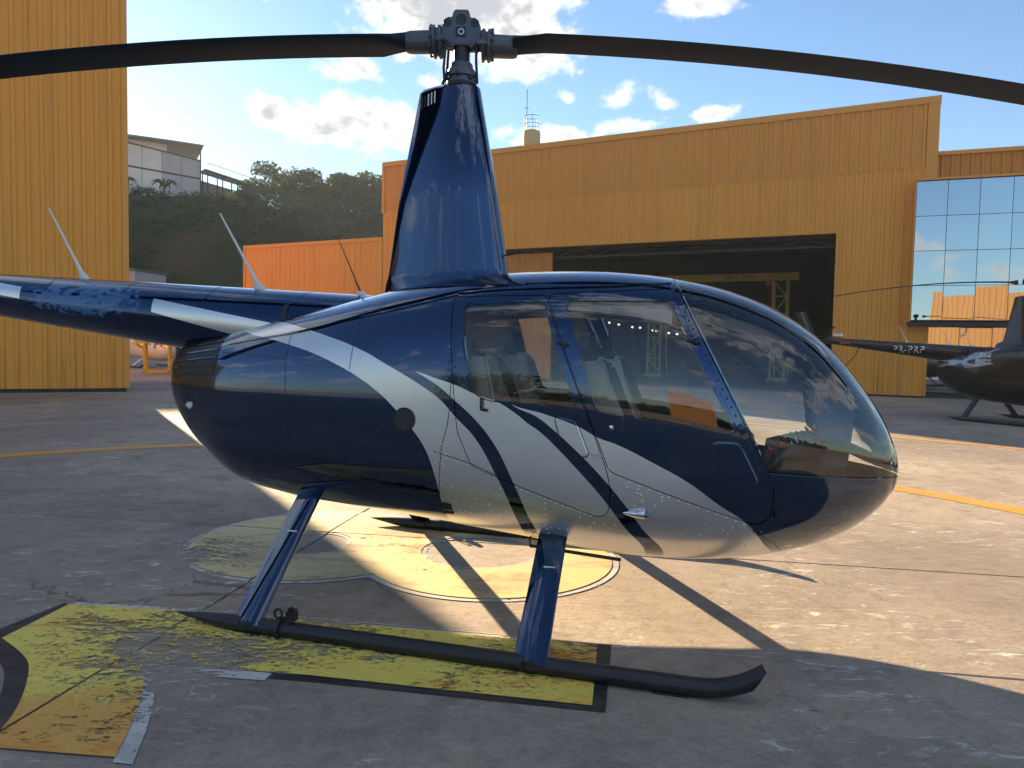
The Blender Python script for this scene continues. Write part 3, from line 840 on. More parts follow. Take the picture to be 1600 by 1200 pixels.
# ---- white building on the hill, retaining wall and shed
wb_a = Vector((-62, 74.5)); wb_b = Vector((-37.2, 88)); wd = (wb_b-wb_a); wl = wd.length
wb = empty('hill_building', 'white panelled industrial building with dark bands on top of the hill', 'building', (wb_b.x, wb_b.y, 0), math.atan2(wd.y, wd.x))
def seg_z(u, za, zb): return zb + (za-zb)*(-u/wl)         # u runs from 0 (right end) to -wl
def top_z(u): return min(23.5, 22.4+3.9*(-u/wl))
panel_w = 2.05
for k in range(int(wl/panel_w)):
    u0, u1 = -(k+1)*panel_w, -k*panel_w-.05
    for (ra, rb) in ((0, .46), (.5, .97)):
        b0, b1 = seg_z(u0, 18.6, 18.25), seg_z(u1, 18.6, 18.25); t0, t1 = top_z(u0), top_z(u1)
        bm = rings_bm([[(u0, y, b0+(t0-b0)*ra), (u1, y, b1+(t1-b1)*ra), (u1, y, b1+(t1-b1)*rb), (u0, y, b0+(t0-b0)*rb)] for y in (0, .12)])
        obj('wall_panel', bm, M['white_wall'] if k > 1 else M['grey_wall'], wb)
bm = bmesh.new()
for f in (-.02, .48, .985):
    p = [(u, seg_z(u, 18.6, 18.25)+(top_z(u)-seg_z(u, 18.6, 18.25))*f) for u in (0, -wl*.282, -wl)]
    for qa, qb in zip(p, p[1:]): bar(bm, (qa[0], -.02, qa[1]), (qb[0], -.02, qb[1]), .16, .14)
for u in (0,): bar(bm, (u, -.02, 18.0), (u, -.02, 23.9), .14)
obj('band', bm, M['dark_steel'], wb)
obj('wall', rings_bm([[(0, y, 17.5), (-wl, y, 17.5), (-wl, y, 23.4), (0, y, 22.3)] for y in (.2, 14)]), M['grey_wall'], wb)
obj('roof', rings_bm([[(.2, y, 23.85+dz_), (-3.4, y, 23.92+dz_), (-wl, y, 24.0+dz_), (-wl, y, 23.84+dz_), (-3.4, y, 23.76+dz_), (.2, y, 23.72+dz_)] for y, dz_ in ((-1.6, 0), (14, .1))]), M['roof_grey'], wb)
obj('gable_wall', rings_bm([[(-3.6, y, 22.85), (-wl*.282, y, 23.5), (-wl, y, 23.5), (-wl, y, 23.9), (-3.6, y, 23.8)] for y in (.05, .15)]), M['white_wall'], wb)
rw = empty('retaining_wall', 'pale concrete retaining wall along the hill crest below the white building', 'wall', (wb_b.x, wb_b.y-1.2, 0), math.atan2(wd.y, wd.x))
for k in range(13):
    u0 = -k*2.3-2.3+1.0
    bm = rings_bm([[(u0, y, 15.0), (u0+2.24, y, 15.0), (u0+2.24, y, seg_z(u0+2.24, 18.4, 18.15)), (u0, y, seg_z(u0, 18.4, 18.15))] for y in (-.1, .1)])
    obj('wall_panel', bm, M['pale_concrete'], rw)
    obj('post', boxes(((u0-.1, -.2, 15.0), (u0+.08, .12, seg_z(u0, 18.5, 18.3)))), M['pale_concrete'], rw)
sh = empty('shed', 'open steel framed lean-to shed stepping down from the white building', 'shed', (-36.6, 88.6, 0), math.atan2(6, 9))
bm = bmesh.new()
for k in range(5):
    bar(bm, (k*1.7, 0, 16.5), (k*1.7, 0, 21.3-.28*k*1.2), .12); bar(bm, (k*1.7, 3, 16.5), (k*1.7, 3, 21.6-.28*k*1.2), .12)
for y, h in ((0, 21.3), (3, 21.6)): bar(bm, (-.2, y, h), (7.2, y, h-1.45), .12)
for s in (0, .12): bar(bm, (-.2, -.3, 22.2), (7.6, -.3, 20.6), .06)
obj('frame', bm, M['dark_steel'], sh)
obj('roof', rings_bm([[(-.3, y, 21.4+dz_), (7.4, y, 19.85+dz_), (7.4, y, 19.95+dz_), (-.3, y, 21.5+dz_)] for y, dz_ in ((-.2, 0), (3.2, .25))]), M['roof_grey'], sh)
obj('wall', rings_bm([[(-.2, y, 16.4), (7.2, y, 16.4), (7.2, y, 19.4), (-.2, y, 20.7)] for y in (3.1, 3.2)]), M['grey_wall'], sh)
gs = empty('store', 'small plain grey block building at the foot of the hill behind the tail boom', 'building', (-30.6, 57.5, 0), R(-8))
obj('wall', boxes(((-3.2, 0, -.2), (1.25, 4, 6.6))), M['grey_wall'], gs)
obj('roof', boxes(((-3.3, -.15, 6.6), (1.35, 4.15, 6.78))), M['roof_grey'], gs)

# ---- woodland beyond the apron behind the camera (reads as one dark mass in the paintwork)
bm = bmesh.new()
r3 = random.Random(9)
for k in range(150):
    x = -100+200*(k+.5)/150 + r3.uniform(-1, 1); y = -95 + r3.uniform(-5, 5); h = r3.uniform(3.0, 5.2) + (13 if x < -58 else 0)
    leaves(bm, (x, y, h*.45), (3.0, 3.0, h*.55), 130, .7, 1000+k, .8)
setting(obj('woodland', bm, M['leaf_dark']), 'stuff')

# ---- thin scattering volume added to stand in for veiling lens flare
if FLARE_VEIL:
    hz = setting(obj('flare_veil', boxes(((-150, -130, -1.2), (120, 140, 32)))), 'stuff')
    m, t = material('flare_veil_air'); t.n.clear()
    o_ = t.new('ShaderNodeOutputMaterial'); v_ = t.new('ShaderNodeVolumePrincipled')
    v_.inputs['Color'].default_value = (.72, .86, 1, 1); v_.inputs['Density'].default_value = FLARE_VEIL; v_.inputs['Anisotropy'].default_value = .15
    t.l.new(v_.outputs[0], o_.inputs['Volume']); hz.data.materials.append(m)

# ================================================================== HELICOPTER (x nose, y left, z up; origin on the ground under the rotor mast)
HELI_P = (-.332, 4.434, 0); HELI_R = R(-15.8)
ST=[(-1.94,1.10,1.36,1.22,.14,2.2,2.2),(-1.88,.97,1.405,1.18,.215,2.3,2.3),(-1.78,.83,1.435,1.14,.275,2.4,2.5),(-1.6,.67,1.475,1.10,.335,2.5,2.7),(-1.4,.575,1.52,1.07,.395,3.1,2.8),
(-1.0,.49,1.61,1.05,.485,3.1,2.9),(-.6,.46,1.70,1.03,.555,3.1,2.9),(-.2,.44,1.785,1.0,.60,3.1,3.0),(.2,.41,1.84,.97,.633,3.1,3.2),(.6,.375,1.86,.94,.642,3.1,3.3),
(1.0,.335,1.85,.92,.640,3.1,3.2),(1.3,.325,1.815,.91,.622,2.9,3.0),(1.6,.34,1.74,.90,.575,2.6,2.6),(1.85,.38,1.625,.89,.505,2.3,2.3),(2.05,.445,1.475,.88,.42,2.2,2.15),
(2.2,.525,1.305,.87,.325,2.1,2.05),(2.3,.605,1.165,.86,.242,2.0,2.0),(2.37,.69,1.03,.855,.162,2.0,2.0),(2.41,.77,.915,.85,.088,2.0,2.0),(2.425,.846,.852,.849,.006,2.0,2.0)]
def st(x):
    # monotone-ish cubic (Catmull-Rom, nonuniform) interpolation of every rail
    n=len(ST)
    if x<=ST[0][0]: return ST[0][1:]
    if x>=ST[-1][0]: return ST[-1][1:]
    i=max(k for k in range(n-1) if ST[k][0]<=x)
    x0,x1=ST[i][0],ST[i+1][0]; h=x1-x0; t=(x-x0)/h
    out=[]
    def sl(k,c):
        if k==0: return (ST[1][c]-ST[0][c])/(ST[1][0]-ST[0][0])
        if k==n-1: return (ST[n-1][c]-ST[n-2][c])/(ST[n-1][0]-ST[n-2][0])
        a=(ST[k][c]-ST[k-1][c])/(ST[k][0]-ST[k-1][0]); b=(ST[k+1][c]-ST[k][c])/(ST[k+1][0]-ST[k][0])
        ha=ST[k][0]-ST[k-1][0]; hb=ST[k+1][0]-ST[k][0]
        return 0 if a*b<0 else (a*hb+b*ha)/(ha+hb)
    for c in range(1,7):
        m0,m1=sl(i,c),sl(i+1,c); a,b=ST[i][c],ST[i+1][c]
        out.append((2*t**3-3*t*t+1)*a+(t**3-2*t*t+t)*h*m0+(-2*t**3+3*t*t)*b+(t**3-t*t)*h*m1)
    return out
def Y(x,z):
    if x<ST[0][0] or x>ST[-1][0]: return -1
    zb,zt,zw,w,nl,nu=st(x)
    if z<=zb or z>=zt: return -1
    if z<zw: return w*(1-((zw-z)/(zw-zb))**nl)**(1/nl)
    return w*(1-((z-zw)/(zt-zw))**nu)**(1/nu)
def F_imp(x, y, z):
    x = min(max(x, ST[0][0]+.0005), ST[-1][0]-.0005)
    zb, zt, zw, w, nl, nu = st(x)
    a = abs(y)/max(w, .004)
    if z < zw: return a**nl + (abs(zw-z)/max(zw-zb, .002))**nl
    return a**nu + (abs(z-zw)/max(zt-zw, .002))**nu
def nrm(p):
    e = .0025; x, y, z = p
    g = Vector(((F_imp(x+e, y, z)-F_imp(x-e, y, z)), (F_imp(x, y+e, z)-F_imp(x, y-e, z)), (F_imp(x, y, z+e)-F_imp(x, y, z-e))))
    return g.normalized() if g.length > 1e-9 else Vector((1, 0, 0))
def loft_bm(nx=120, nr=104):
    x0, x1 = ST[0][0], ST[-1][0]
    us = [i/(nx-1) for i in range(nx)]
    xs = [x0 + (x1-x0)*(.35*u + .65*(.5-.5*math.cos(math.pi*u))) for u in us]
    xs = [min(x, x1-.0008) for x in xs]
    rings = []
    for x in xs:
        zb, zt, zw, w, nl, nu = st(x); ring = []
        for k in range(nr):
            th = 2*math.pi*k/nr; s, c = math.sin(th), -math.cos(th)     # from the keel round
            n = nl if c < 0 else nu
            y = w*math.copysign(abs(s)**(2/n), s); h = (zw-zb) if c < 0 else (zt-zw)
            ring.append((x, y, zw + math.copysign(abs(c)**(2/n), c)*h))
        rings.append(ring)
    return rings_bm(rings)

def poly_round(P, r, n=4):
    """round the corners of a convex polygon"""
    out = []
    for i in range(len(P)):
        p = Vector(P[i]); a = Vector(P[i-1]); b = Vector(P[(i+1) % len(P)])
        da, db = (a-p), (b-p); ra = min(r, da.length*.45, db.length*.45)
        s, e = p + da.normalized()*ra, p + db.normalized()*ra
        for k in range(n+1):
            t = k/n; out.append(s*(1-t)**2 + p*2*t*(1-t) + e*t*t)
    return out
def poly_grow(P, d):
    P = [Vector(p) for p in P]; c = sum(P, Vector((0, 0)))/len(P); out = []
    n = len(P)
    for i in range(n):
        e1 = (P[i]-P[i-1]).normalized(); e2 = (P[(i+1) % n]-P[i]).normalized()
        n1, n2 = Vector((e1.y, -e1.x)), Vector((e2.y, -e2.x))
        if n1.dot(P[i]-c) < 0: n1 = -n1
        if n2.dot(P[i]-c) < 0: n2 = -n2
        m_ = (n1+n2); m_ = m_/max(.3, m_.dot(n1)); out.append(P[i]+m_*d)
    return out
def hull(P):
    P = sorted(set((round(p[0], 5), round(p[1], 5)) for p in P))
    def half(pts):
        h = []
        for p in pts:
            while len(h) > 1 and (h[-1][0]-h[-2][0])*(p[1]-h[-2][1])-(h[-1][1]-h[-2][1])*(p[0]-h[-2][0]) <= 0: h.pop()
            h.append(p)
        return h
    a, b = half(P), half(P[::-1])
    return [Vector(p) for p in a[:-1]+b[:-1]]
def inside(P, x, z, tol=0):
    for i in range(len(P)):
        a, b = P[i-1], P[i]
        if (b.x-a.x)*(z-a.y)-(b.y-a.y)*(x-a.x) < -tol: return False
    return True
def cut_poly(bm, P, side):
    """split the skin along the outline of a convex polygon (counter-clockwise in x-z) on one side"""
    xa, xb = min(p.x for p in P)-.03, max(p.x for p in P)+.03; za, zb = min(p.y for p in P)-.03, max(p.y for p in P)+.03
    for i in range(len(P)):
        a, b = P[i-1], P[i]
        if (b-a).length < 1e-5: continue
        fs = [f for f in bm.faces if (lambda c: c.y*side > 0 and xa-.05 < c.x < xb+.05 and za-.05 < c.z < zb+.05)(f.calc_center_median())]
        # only the faces the edge itself crosses
        ex0, ex1 = min(a.x, b.x)-.012, max(a.x, b.x)+.012; ez0, ez1 = min(a.y, b.y)-.012, max(a.y, b.y)+.012
        sel = []
        for f in fs:
            x_ = [v.co.x for v in f.verts]; z_ = [v.co.z for v in f.verts]
            if max(x_) >= ex0 and min(x_) <= ex1 and max(z_) >= ez0 and min(z_) <= ez1: sel.append(f)
        if not sel: continue
        geom = set(sel)
        for f in sel: geom.update(f.edges); geom.update(f.verts)
        d = (b-a).normalized()
        bmesh.ops.bisect_plane(bm, geom=list(geom), dist=1e-6, plane_co=(a.x, 0, a.y), plane_no=(d.y, 0, -d.x))

WIN_F = hull(poly_round([(.77,1.672),(1.277,1.675),(1.602,1.062),(1.575,1.050),(.955,1.128)], .045))
WIN_R = hull(poly_round([(.225,1.652),(.655,1.668),(.852,1.142),(.40,1.168),(.318,1.205),(.262,1.43)], .04))
DOOR_F = hull(poly_round([(.672,1.706),(1.285,1.742),(1.735,.905),(1.79,.80),(1.785,.66),(1.735,.602),(1.65,.628),(1.024,.841)], .03))
DOOR_R = hull(poly_round([(.157,1.694),(.662,1.704),(.935,1.047),(1.012,.841),(1.035,.737),(1.017,.624),(.969,.606),(.555,.740),(.317,.824),(.235,1.0),(.205,1.306)], .03))
PANEL_FUEL = None
G_ = .0022
DF_in, DF_out = poly_grow(DOOR_F, -G_), poly_grow(DOOR_F, G_)
DR_in, DR_out = poly_grow(DOOR_R, -G_), poly_grow(DOOR_R, G_)

skin = loft_bm()
# windshield: ahead of the raked pillar plane and above the sill plane
PIL = lambda x, z: (x-1.300) - (1.757-z)*.515
SIL = lambda x, z: z - (.868 - (x-1.757)*.075)
pn = Vector((1, 0, .515)).normalized(); sn = Vector((.075, 0, 1)).normalized()
for off in (0, .004):
    g = skin.verts[:]+skin.edges[:]+skin.faces[:]
    bmesh.ops.bisect_plane(skin, geom=g, plane_co=Vector((1.300, 0, 1.757))+pn*off, plane_no=pn)
    fs = [f for f in skin.faces if max(v.co.x for v in f.verts) > 1.70]
    g = set(fs)
    for f in fs: g.update(f.edges); g.update(f.verts)
    bmesh.ops.bisect_plane(skin, geom=list(g), plane_co=Vector((1.757, 0, .868))+sn*off, plane_no=sn)
for side in (-1, 1):
    for P in (DF_in, DF_out, DR_in, DR_out, WIN_F, WIN_R, poly_grow(WIN_F, .014), poly_grow(WIN_R, .014)): cut_poly(skin, P, side)
bmesh.ops.remove_doubles(skin, verts=skin.verts, dist=1e-5)
regions = {}
for f in skin.faces:
    c = f.calc_center_median(); s = -1 if c.y < 0 else 1
    pd = (Vector((c.x-1.300, 0, c.z-1.757))).dot(pn); sd = (Vector((c.x-1.757, 0, c.z-.868))).dot(sn)
    if pd > 0 and sd > 0:
        key = 'gap' if (pd < .004 or sd < .004) else 'windshield'
    elif abs(c.y) > .12 and inside(DF_out, c.x, c.z):
        if inside(WIN_F, c.x, c.z): key = ('wf', s)
        elif inside(DF_in, c.x, c.z): key = ('df', s)
        else: key = 'gap'
    elif abs(c.y) > .12 and inside(DR_out, c.x, c.z):
        if inside(WIN_R, c.x, c.z): key = ('wr', s)
        elif inside(DR_in, c.x, c.z): key = ('dr', s)
        else: key = 'gap'
    else: key = 'fuselage'
    regions.setdefault(key, []).append(f)

def shell(faces, thick, name, mats, parent, inset=0.0, inner=True):
    """a skin panel with true thickness; outer face keeps the exact normals of the lofted form"""
    vmap = {}; V = []; Nn = []
    for f in faces:
        for v in f.verts:
            if v not in vmap:
                n = nrm(v.co); vmap[v] = len(V); V.append(v.co - n*inset); Nn.append(n)
    nv = len(V)
    polys = [[vmap[v] for v in f.verts] for f in faces]
    # consistent outward winding
    for i, f in enumerate(faces):
        q = polys[i]; c = f.calc_center_median()
        nn = (V[q[1]]-V[q[0]]).cross(V[q[-1]]-V[q[0]])
        if f.normal.dot(nrm(c)) < 0: polys[i] = q[::-1]
    mats_i = [0]*len(polys); loopn = [Nn[i] for q in polys for i in q]
    allv = V[:]
    if inner:
        fset = set(faces)
        allv += [V[i]-Nn[i]*thick for i in range(nv)]
        base = len(allv)
        inn = []
        for q in polys: inn.append([i+nv for i in q[::-1]])
        rim = []
        seen = set()
        for f in faces:
            for e in f.edges:
                if e in seen: continue
                seen.add(e)
                if sum(1 for lf in e.link_faces if lf in fset) == 1:
                    a, b = vmap[e.verts[0]], vmap[e.verts[1]]
                    rim.append((a, b))
        polys2 = polys + inn; mats_i += [1 if len(mats) > 1 else 0]*len(inn)
        loopn += [-Nn[i-nv] for q in inn for i in q]
        dirs = {}
        for q in polys:
            for a, b in zip(q, q[1:]+q[:1]): dirs[(a, b)] = 1
        for a, b in rim:
            if (a, b) in dirs: q = [b, a, a+nv, b+nv]
            else: q = [a, b, b+nv, a+nv]
            polys2.append(q); mats_i.append(0)
            n = (Vector(allv[q[1]])-Vector(allv[q[0]])).cross(Vector(allv[q[3]])-Vector(allv[q[0]]))
            n = n.normalized() if n.length > 1e-12 else Vector((0, 0, 1))
            loopn += [n]*4
        polys = polys2
    me = bpy.data.meshes.new(name)
    me.from_pydata([tuple(v) for v in allv], [], polys)
    for m_ in mats: me.materials.append(m_)
    for p, mi in zip(me.polygons, mats_i): p.material_index = mi; p.use_smooth = True
    me.normals_split_custom_set([tuple(n) for n in loopn])
    return link(bpy.data.objects.new(name, me), parent)

heli = empty('helicopter', 'glossy navy blue helicopter with sweeping silver bands standing on the worn yellow emblem', 'helicopter', HELI_P, HELI_R)
fus = shell(regions['fuselage'], .018, 'fuselage', [M['navy_striped'], M['dark_trim']], heli)
wsh = shell(regions['windshield'], .004, 'windshield', [M['canopy_glass']], heli, .001, False)
doors = {}
for kind, dk, wk, lab in (('f', 'df', 'wf', ''), ('r', 'dr', 'wr', '')):
    for s in (-1, 1):
        d = shell(regions[(dk, s)], .022, 'door', [M['navy_striped'], M['dark_trim']], heli)
        w = shell(regions[(wk, s)], .004, 'window', [M['canopy_glass']], d, .004, False)
        doors[(kind, s)] = d
skin.free()

def surf(x, z, side=-1, lift=0.0):
    y = max(Y(x, z), 0)*side; p = Vector((x, y, z)); n = nrm(p)
    return p + n*lift, n
def strip_on(pts, w, h, name, mat, parent, side=-1, bm=None, both=False):
    """thin raised strip that follows the skin"""
    bm = bm or bmesh.new()
    P = [surf(x, z, side) for x, z in pts]
    rings = []
    for i, (p, n) in enumerate(P):
        t = (P[min(i+1, len(P)-1)][0]-P[max(i-1, 0)][0]).normalized(); u = n.cross(t).normalized()
        rings.append([p+u*w/2-n*.002, p+u*w/2+n*h, p-u*w/2+n*h, p-u*w/2-n*.002])
    rings_bm(rings, bm=bm)
    return bm if name is None else obj(name, bm, mat, parent)
def lerp_pts(P, n=8):
    return [tuple(p) for p in spline2(P, n)]

# --- window seals
for (kind, s), d in doors.items():
    P = WIN_F if kind == 'f' else WIN_R
    P = poly_grow(P, .007)
    bm = strip_on([(p.x, p.y) for p in P] + [(P[0].x, P[0].y)], .005, .0010, None, None, None, s)
    obj('window_seal', bm, M['black_rubber'], d)
# --- rain gutter along the roof edge, windshield edging
for s in (-1, 1):
    strip_on(lerp_pts([(.178,1.715),(.409,1.732),(.679,1.742),(1.0,1.752),(1.27,1.772)]), .010, .007, 'rain_gutter', M['navy'], heli, s)
    bm = strip_on([(1.300+(1.757-z)*.515-.020, z) for z in [1.765-.895*k/40 for k in range(41)]], .034, .003, None, None, None, s)
    pe = obj('windshield_edging', bm, M['navy'], heli)
    bm = bmesh.new()
    for k in range(22):
        z = 1.74-.85*k/21; x = 1.300+(1.757-z)*.515-.020; p, n = surf(x, z, s, .003)
        lathe([(0, .006), (.003, .0045), (.0038, .0005)], p, n, 7, bm=bm)
    obj('screw', smooth(bm), M['hub_dark'], pe)
    bm = strip_on([(x, .868-(x-1.757)*.075-.017) for x in [1.76+.60*k/30 for k in range(31)]], .026, .003, None, None, None, s)
    obj('windshield_edging', bm, M['navy'], heli)
    # crease moulding over the engine cowl
    strip_on(lerp_pts([(-1.36,1.42),(-1.138,1.451),(-.8,1.50),(-.418,1.579),(-.105,1.646),(.172,1.708)]), .012, .004, 'cowl_moulding', M['navy'], heli, s)
# centre bow of the windshield
bm = bmesh.new(); rings = []
for k in range(40):
    x = 1.31 + (2.40-1.31)*(k/39)**.8; zt = st(x)[1]
    if x > 2.3 and zt < .86: break
    n = nrm(Vector((x, 0, zt))); p = Vector((x, 0, zt)); u = Vector((0, 1, 0))
    rings.append([p+u*.017-n*.012, p+u*.017+n*.003, p-u*.017+n*.003, p-u*.017-n*.012])
rings_bm(rings, bm=bm); obj('windshield_bow', bm, M['navy'], heli)

# --- seams as shallow dark joints in the cowling
def seam(pts, side, w=.0032):
    return strip_on(pts, w, .0006, None, None, None, side)
for s in (-1, 1):
    for pts in ([(-.86,1.50),(-.86,1.345),(-.845,1.1),(-.86,.8),(-.90,.55)], [(-1.40,1.369),(-1.15,1.36),(-.86,1.345)], [(-.399,1.60),(-.41,1.391),(-.416,1.297)], [(.205,1.60),(.19,1.1),(.15,.9),(.125,.62)],
                [(.103,.886),(.328,.83),(.555,.742)], [(1.79,.62),(1.84,.72),(1.84,.83)], [(1.69,.58),(1.80,.50),(1.85,.43)]):
        strip_on(lerp_pts(pts, 6), .0036, .0007, 'panel_seam', M['black_matte'], heli, s)
    pass

# --- access panels on the skin (raised rounded plates with a dark joint)
def dense(P, step=.025):
    out = []
    for i in range(len(P)):
        a, b = Vector(P[i-1]), Vector(P[i]); n = max(1, int((b-a).length/step))
        out += [a.lerp(b, k/n) for k in range(n)]
    return out
def plate(P, lift, name, mat, parent, side=-1, rad=.03):
    P = dense(poly_round(P, rad, 4)); c = sum(P, Vector((0, 0)))/len(P); bm = bmesh.new()
    N = 10; rings = []
    for k in range(N+1):
        f = 1-k/N*.98
        rings.append([surf(c.x+(p.x-c.x)*f, c.y+(p.y-c.y)*f, side, lift if k > 0 else .0003)[0] for p in P])
    rings.insert(1, [surf(c.x+(p.x-c.x)*.992, c.y+(p.y-c.y)*.992, side, lift)[0] for p in P])
    rings_bm(rings, cap0=False, bm=bm)
    bmesh.ops.recalc_face_normals(bm, faces=bm.faces[:])
    for f in bm.faces: f.smooth = True
    o = obj(name, bm, mat, parent)
    strip = strip_on([(p.x, p.y) for p in poly_grow(P, .002)] + [tuple(poly_grow(P, .002)[0])], .005, .0006, None, None, None, side)
    obj('panel_joint', strip, M['black_matte'], o)
    return o
for s in (-1, 1):
    plate([(.745,1.098),(.855,1.083),(.926,.905),(.802,.910)], .002, 'access_panel', M['navy_striped'], doors[('r', s)], s)
    plate([(1.494,1.010),(1.625,1.008),(1.722,.812),(1.585,.825)], .002, 'access_panel', M['navy_striped'], doors[('f', s)], s)
    # latch knob, L-shaped handles, hinges
    p, n = surf(1.03, 1.057, s); obj('lock', smooth(lathe([(-.004, .013), (.006, .0125), (.011, .008), (.0125, .0005)], p, n, 16)), M['chrome'], doors[('f', s)])
    for (kind, x, z) in (('f', 1.079, 1.072), ('r', .369, 1.142)):
        p, n = surf(x, z, s); bm = bmesh.new(); off = Vector((0, .010*s, 0))
        bar(bm, p+off+Vector((0, 0, .034)), p+off+Vector((0, 0, -.024)), .012, .014)
        bar(bm, p+off+Vector((-.006, 0, -.024)), p+off+Vector((.034, 0, -.028)), .012, .014)
        bar(bm, p-off*.3+Vector((0, 0, .028)), p+off+Vector((0, 0, .028)), .014)
        obj('handle', bevel(bm, .003, 1), M['black_matte'], doors[(kind, s)])
    for (kind, x, z) in (('r', .775, 1.455), ('r', .965, .92), ('f', 1.40, 1.478), ('f', 1.66, .985)):
        p, n = surf(x, z, s); bm = bmesh.new()
        bar(bm, p+n*.004+Vector((-.03, 0, .006)), p+n*.005+Vector((.03, 0, -.006)), .016, .008)
        lathe([(-.012, .008), (.012, .008)], p+n*.008+Vector((.008, 0, 0)), (0, 0, 1), 8, bm=bm)
        obj('hinge', bm, M['black_matte'] if z > .95 else M['silver_plain'], doors[(kind, s)])
# --- cooling vent, drain box, light, sticker
p, n = surf(-.067, 1.044)
vent = obj('vent', smooth(lathe([(.004, .060), (.009, .063), (.009, .055), (.003, .053), (.003, .0005)], p-n*.002, n, 28)), M['black_matte'], heli)
bm = bmesh.new(); uax = Vector((1, 0, 0)); vax = n.cross(uax).normalized()
for k in range(-5, 6):
    c = k*.0098; hl_ = math.sqrt(max(0, .053**2-c*c))
    bar(bm, p+n*.010+uax*c-vax*hl_, p+n*.010+uax*c+vax*hl_, .0018); bar(bm, p+n*.010+vax*c-uax*hl_, p+n*.010+vax*c+uax*hl_, .0018)
obj('screen', bm, M['hub_grey'], vent)
p, n = surf(.16, .575); uv_ = (surf(.16, .60)[0]-p).normalized()
mt = Matrix((( 1, n.x, uv_.x, p.x), (0, n.y, uv_.y, p.y), (0, n.z, uv_.z, p.z), (0, 0, 0, 1)))
dr = obj('drain_box', bevel(box(bmesh.new(), (-.032, -.006, -.042), (.032, .006, .042), mt), .006), M['black_matte'], heli)
bm = bmesh.new(); box(bm, (-.026, .004, -.008), (.026, .009, -.002), mt); obj('latch', bm, M['steel'], dr)
p, n = surf(1.19, .645)
lt_ = obj('position_light', smooth(lathe([(-.105, .002), (-.085, .010), (-.045, .020), (0, .024), (.010, .023)], p+n*.010+Vector((0, 0, 0)), (1, -.10, .03), 20)), M['chrome'], heli)
obj('lens', smooth(lathe([(.010, .022), (.022, .018), (.030, .009), (.032, .0005)], p+n*.010, (1, -.10, .03), 20)), simple('blue_lens', (.02, .10, .16), .1, 0, 1), lt_)
for s in (-1,):
    bm = bmesh.new(); P = [(-1.70,1.03),(-1.672,1.052),(-1.628,1.056),(-1.622,1.030),(-1.655,1.006)]
    vs = [bm.verts.new(surf(x, z, s, .0012)[0]) for x, z in P]; bm.faces.new(vs)
    st_o = obj('sticker', bm, M['sticker_red'], heli)
    c = (-1.655, 1.034); bm = bmesh.new()
    vs = [bm.verts.new(surf(c[0]+(x-c[0])*.62, c[1]+(z-c[1])*.62, s, .0018)[0]) for x, z in P]; bm.faces.new(vs)
    obj('sticker_field', bm, M['white_paint'], st_o)
# --- louvred grille round the rear of the cowling
for s in (-1, 1):
    bm = bmesh.new()
    for k in range(13):
        pass
    P = [(-1.86,1.395),(-1.44,1.455),(-1.425,1.40),(-1.415,1.30),(-1.435,1.225),(-1.80,1.195),(-1.87,1.25)]
    P = dense(P); c = sum(P, Vector((0, 0)))/len(P); rings = []
    for k in range(14):
        f = 1-k/13*.97; rings.append([surf(c.x+(q.x-c.x)*f, c.y+(q.y-c.y)*f, s, .0015)[0] for q in P])
    rings_bm(rings, cap0=False, bm=bm)
    gr = obj('grille', bm, M['black_matte'], heli)
    for k in range(5):
        za, zb_ = 1.375-.040*k, 1.432-.047*k
        pts = [(-1.86+.43*i/10, za+(zb_-za)*i/10) for i in range(11)]
        bm = strip_on(pts, .008, .007, None, None, None, s)
        obj('louvre', bm, M['navy'], gr)
# --- rivets in the silver skin (far too many to name)
bm = bmesh.new()
def rivet(x, z, r=.0042, side=-1):
    r *= 1.3
    p, n = surf(x, z, side); lathe([(0, r), (.0022, r*.75), (.0034, .0004)], p, n, 6, bm=bm)
def rline(pts, step, r=.0042):
    P = [Vector(p) for p in pts]
    for a, b in zip(P, P[1:]):
        n = max(1, int((b-a).length/step))
        for k in range(n): q = a.lerp(b, k/n); rivet(q.x, q.y, r)
rline([(.10,.875),(.328,.815),(.555,.728),(.761,.661),(.96,.600)], .028)
rline([(1.03,.826),(1.17,.776),(1.40,.700),(1.62,.624),(1.78,.55)], .042)
rline([(.115,.86),(.10,.62)], .035); rline([(.13,.875),(.16,1.06)], .04); rline([(.17,.875),(.205,1.0),(.215,1.25),(.205,1.55)], .034)
rline([(.70,.655),(.70,.45)], .028); rline([(.58,.48),(.64,.455),(.80,.45),(.87,.48)], .026); rline([(.60,.52),(.85,.52)], .04)
rline([(.55,.71),(.60,.66),(.62,.60)], .04); rline([(.88,.60),(.93,.55),(1.06,.52),(1.2,.50)], .045); rline([(.95,.575),(1.2,.565)], .05)
rline([(-.86,1.32),(-.845,1.1),(-.86,.8),(-.895,.58)], .075, .0034); rline([(-1.38,1.355),(-.88,1.333)], .075, .0034)
rline([(-.38,1.18),(-.12,.93)], .05, .003); rline([(-.2,1.04),(.1,1.02)], .05, .003)
rline([(1.78,.845),(2.0,.825),(2.2,.812),(2.33,.80)], .05, .0032)
for _ in range(46):
    x = rnd.uniform(.0, .22); z = rnd.uniform(.72, 1.12)
    if x > A_LO[-3][0]-.1 - (z-.9)*.3: rivet(x, z, .0038)
for _ in range(26): rivet(rnd.uniform(.14, .55), rnd.uniform(.52, .72), .0034)
for _ in range(16): rivet(rnd.uniform(1.04, 1.3), rnd.uniform(.66, .80), .0046)
for _ in range(20): rivet(rnd.uniform(1.25, 1.72), rnd.uniform(.46, .60), .003)
for _ in range(14): rivet(rnd.uniform(.16, .22), rnd.uniform(1.3, 1.6), .0038)
setting(obj('rivet', smooth(bm), M['navy_striped'], heli), 'stuff')

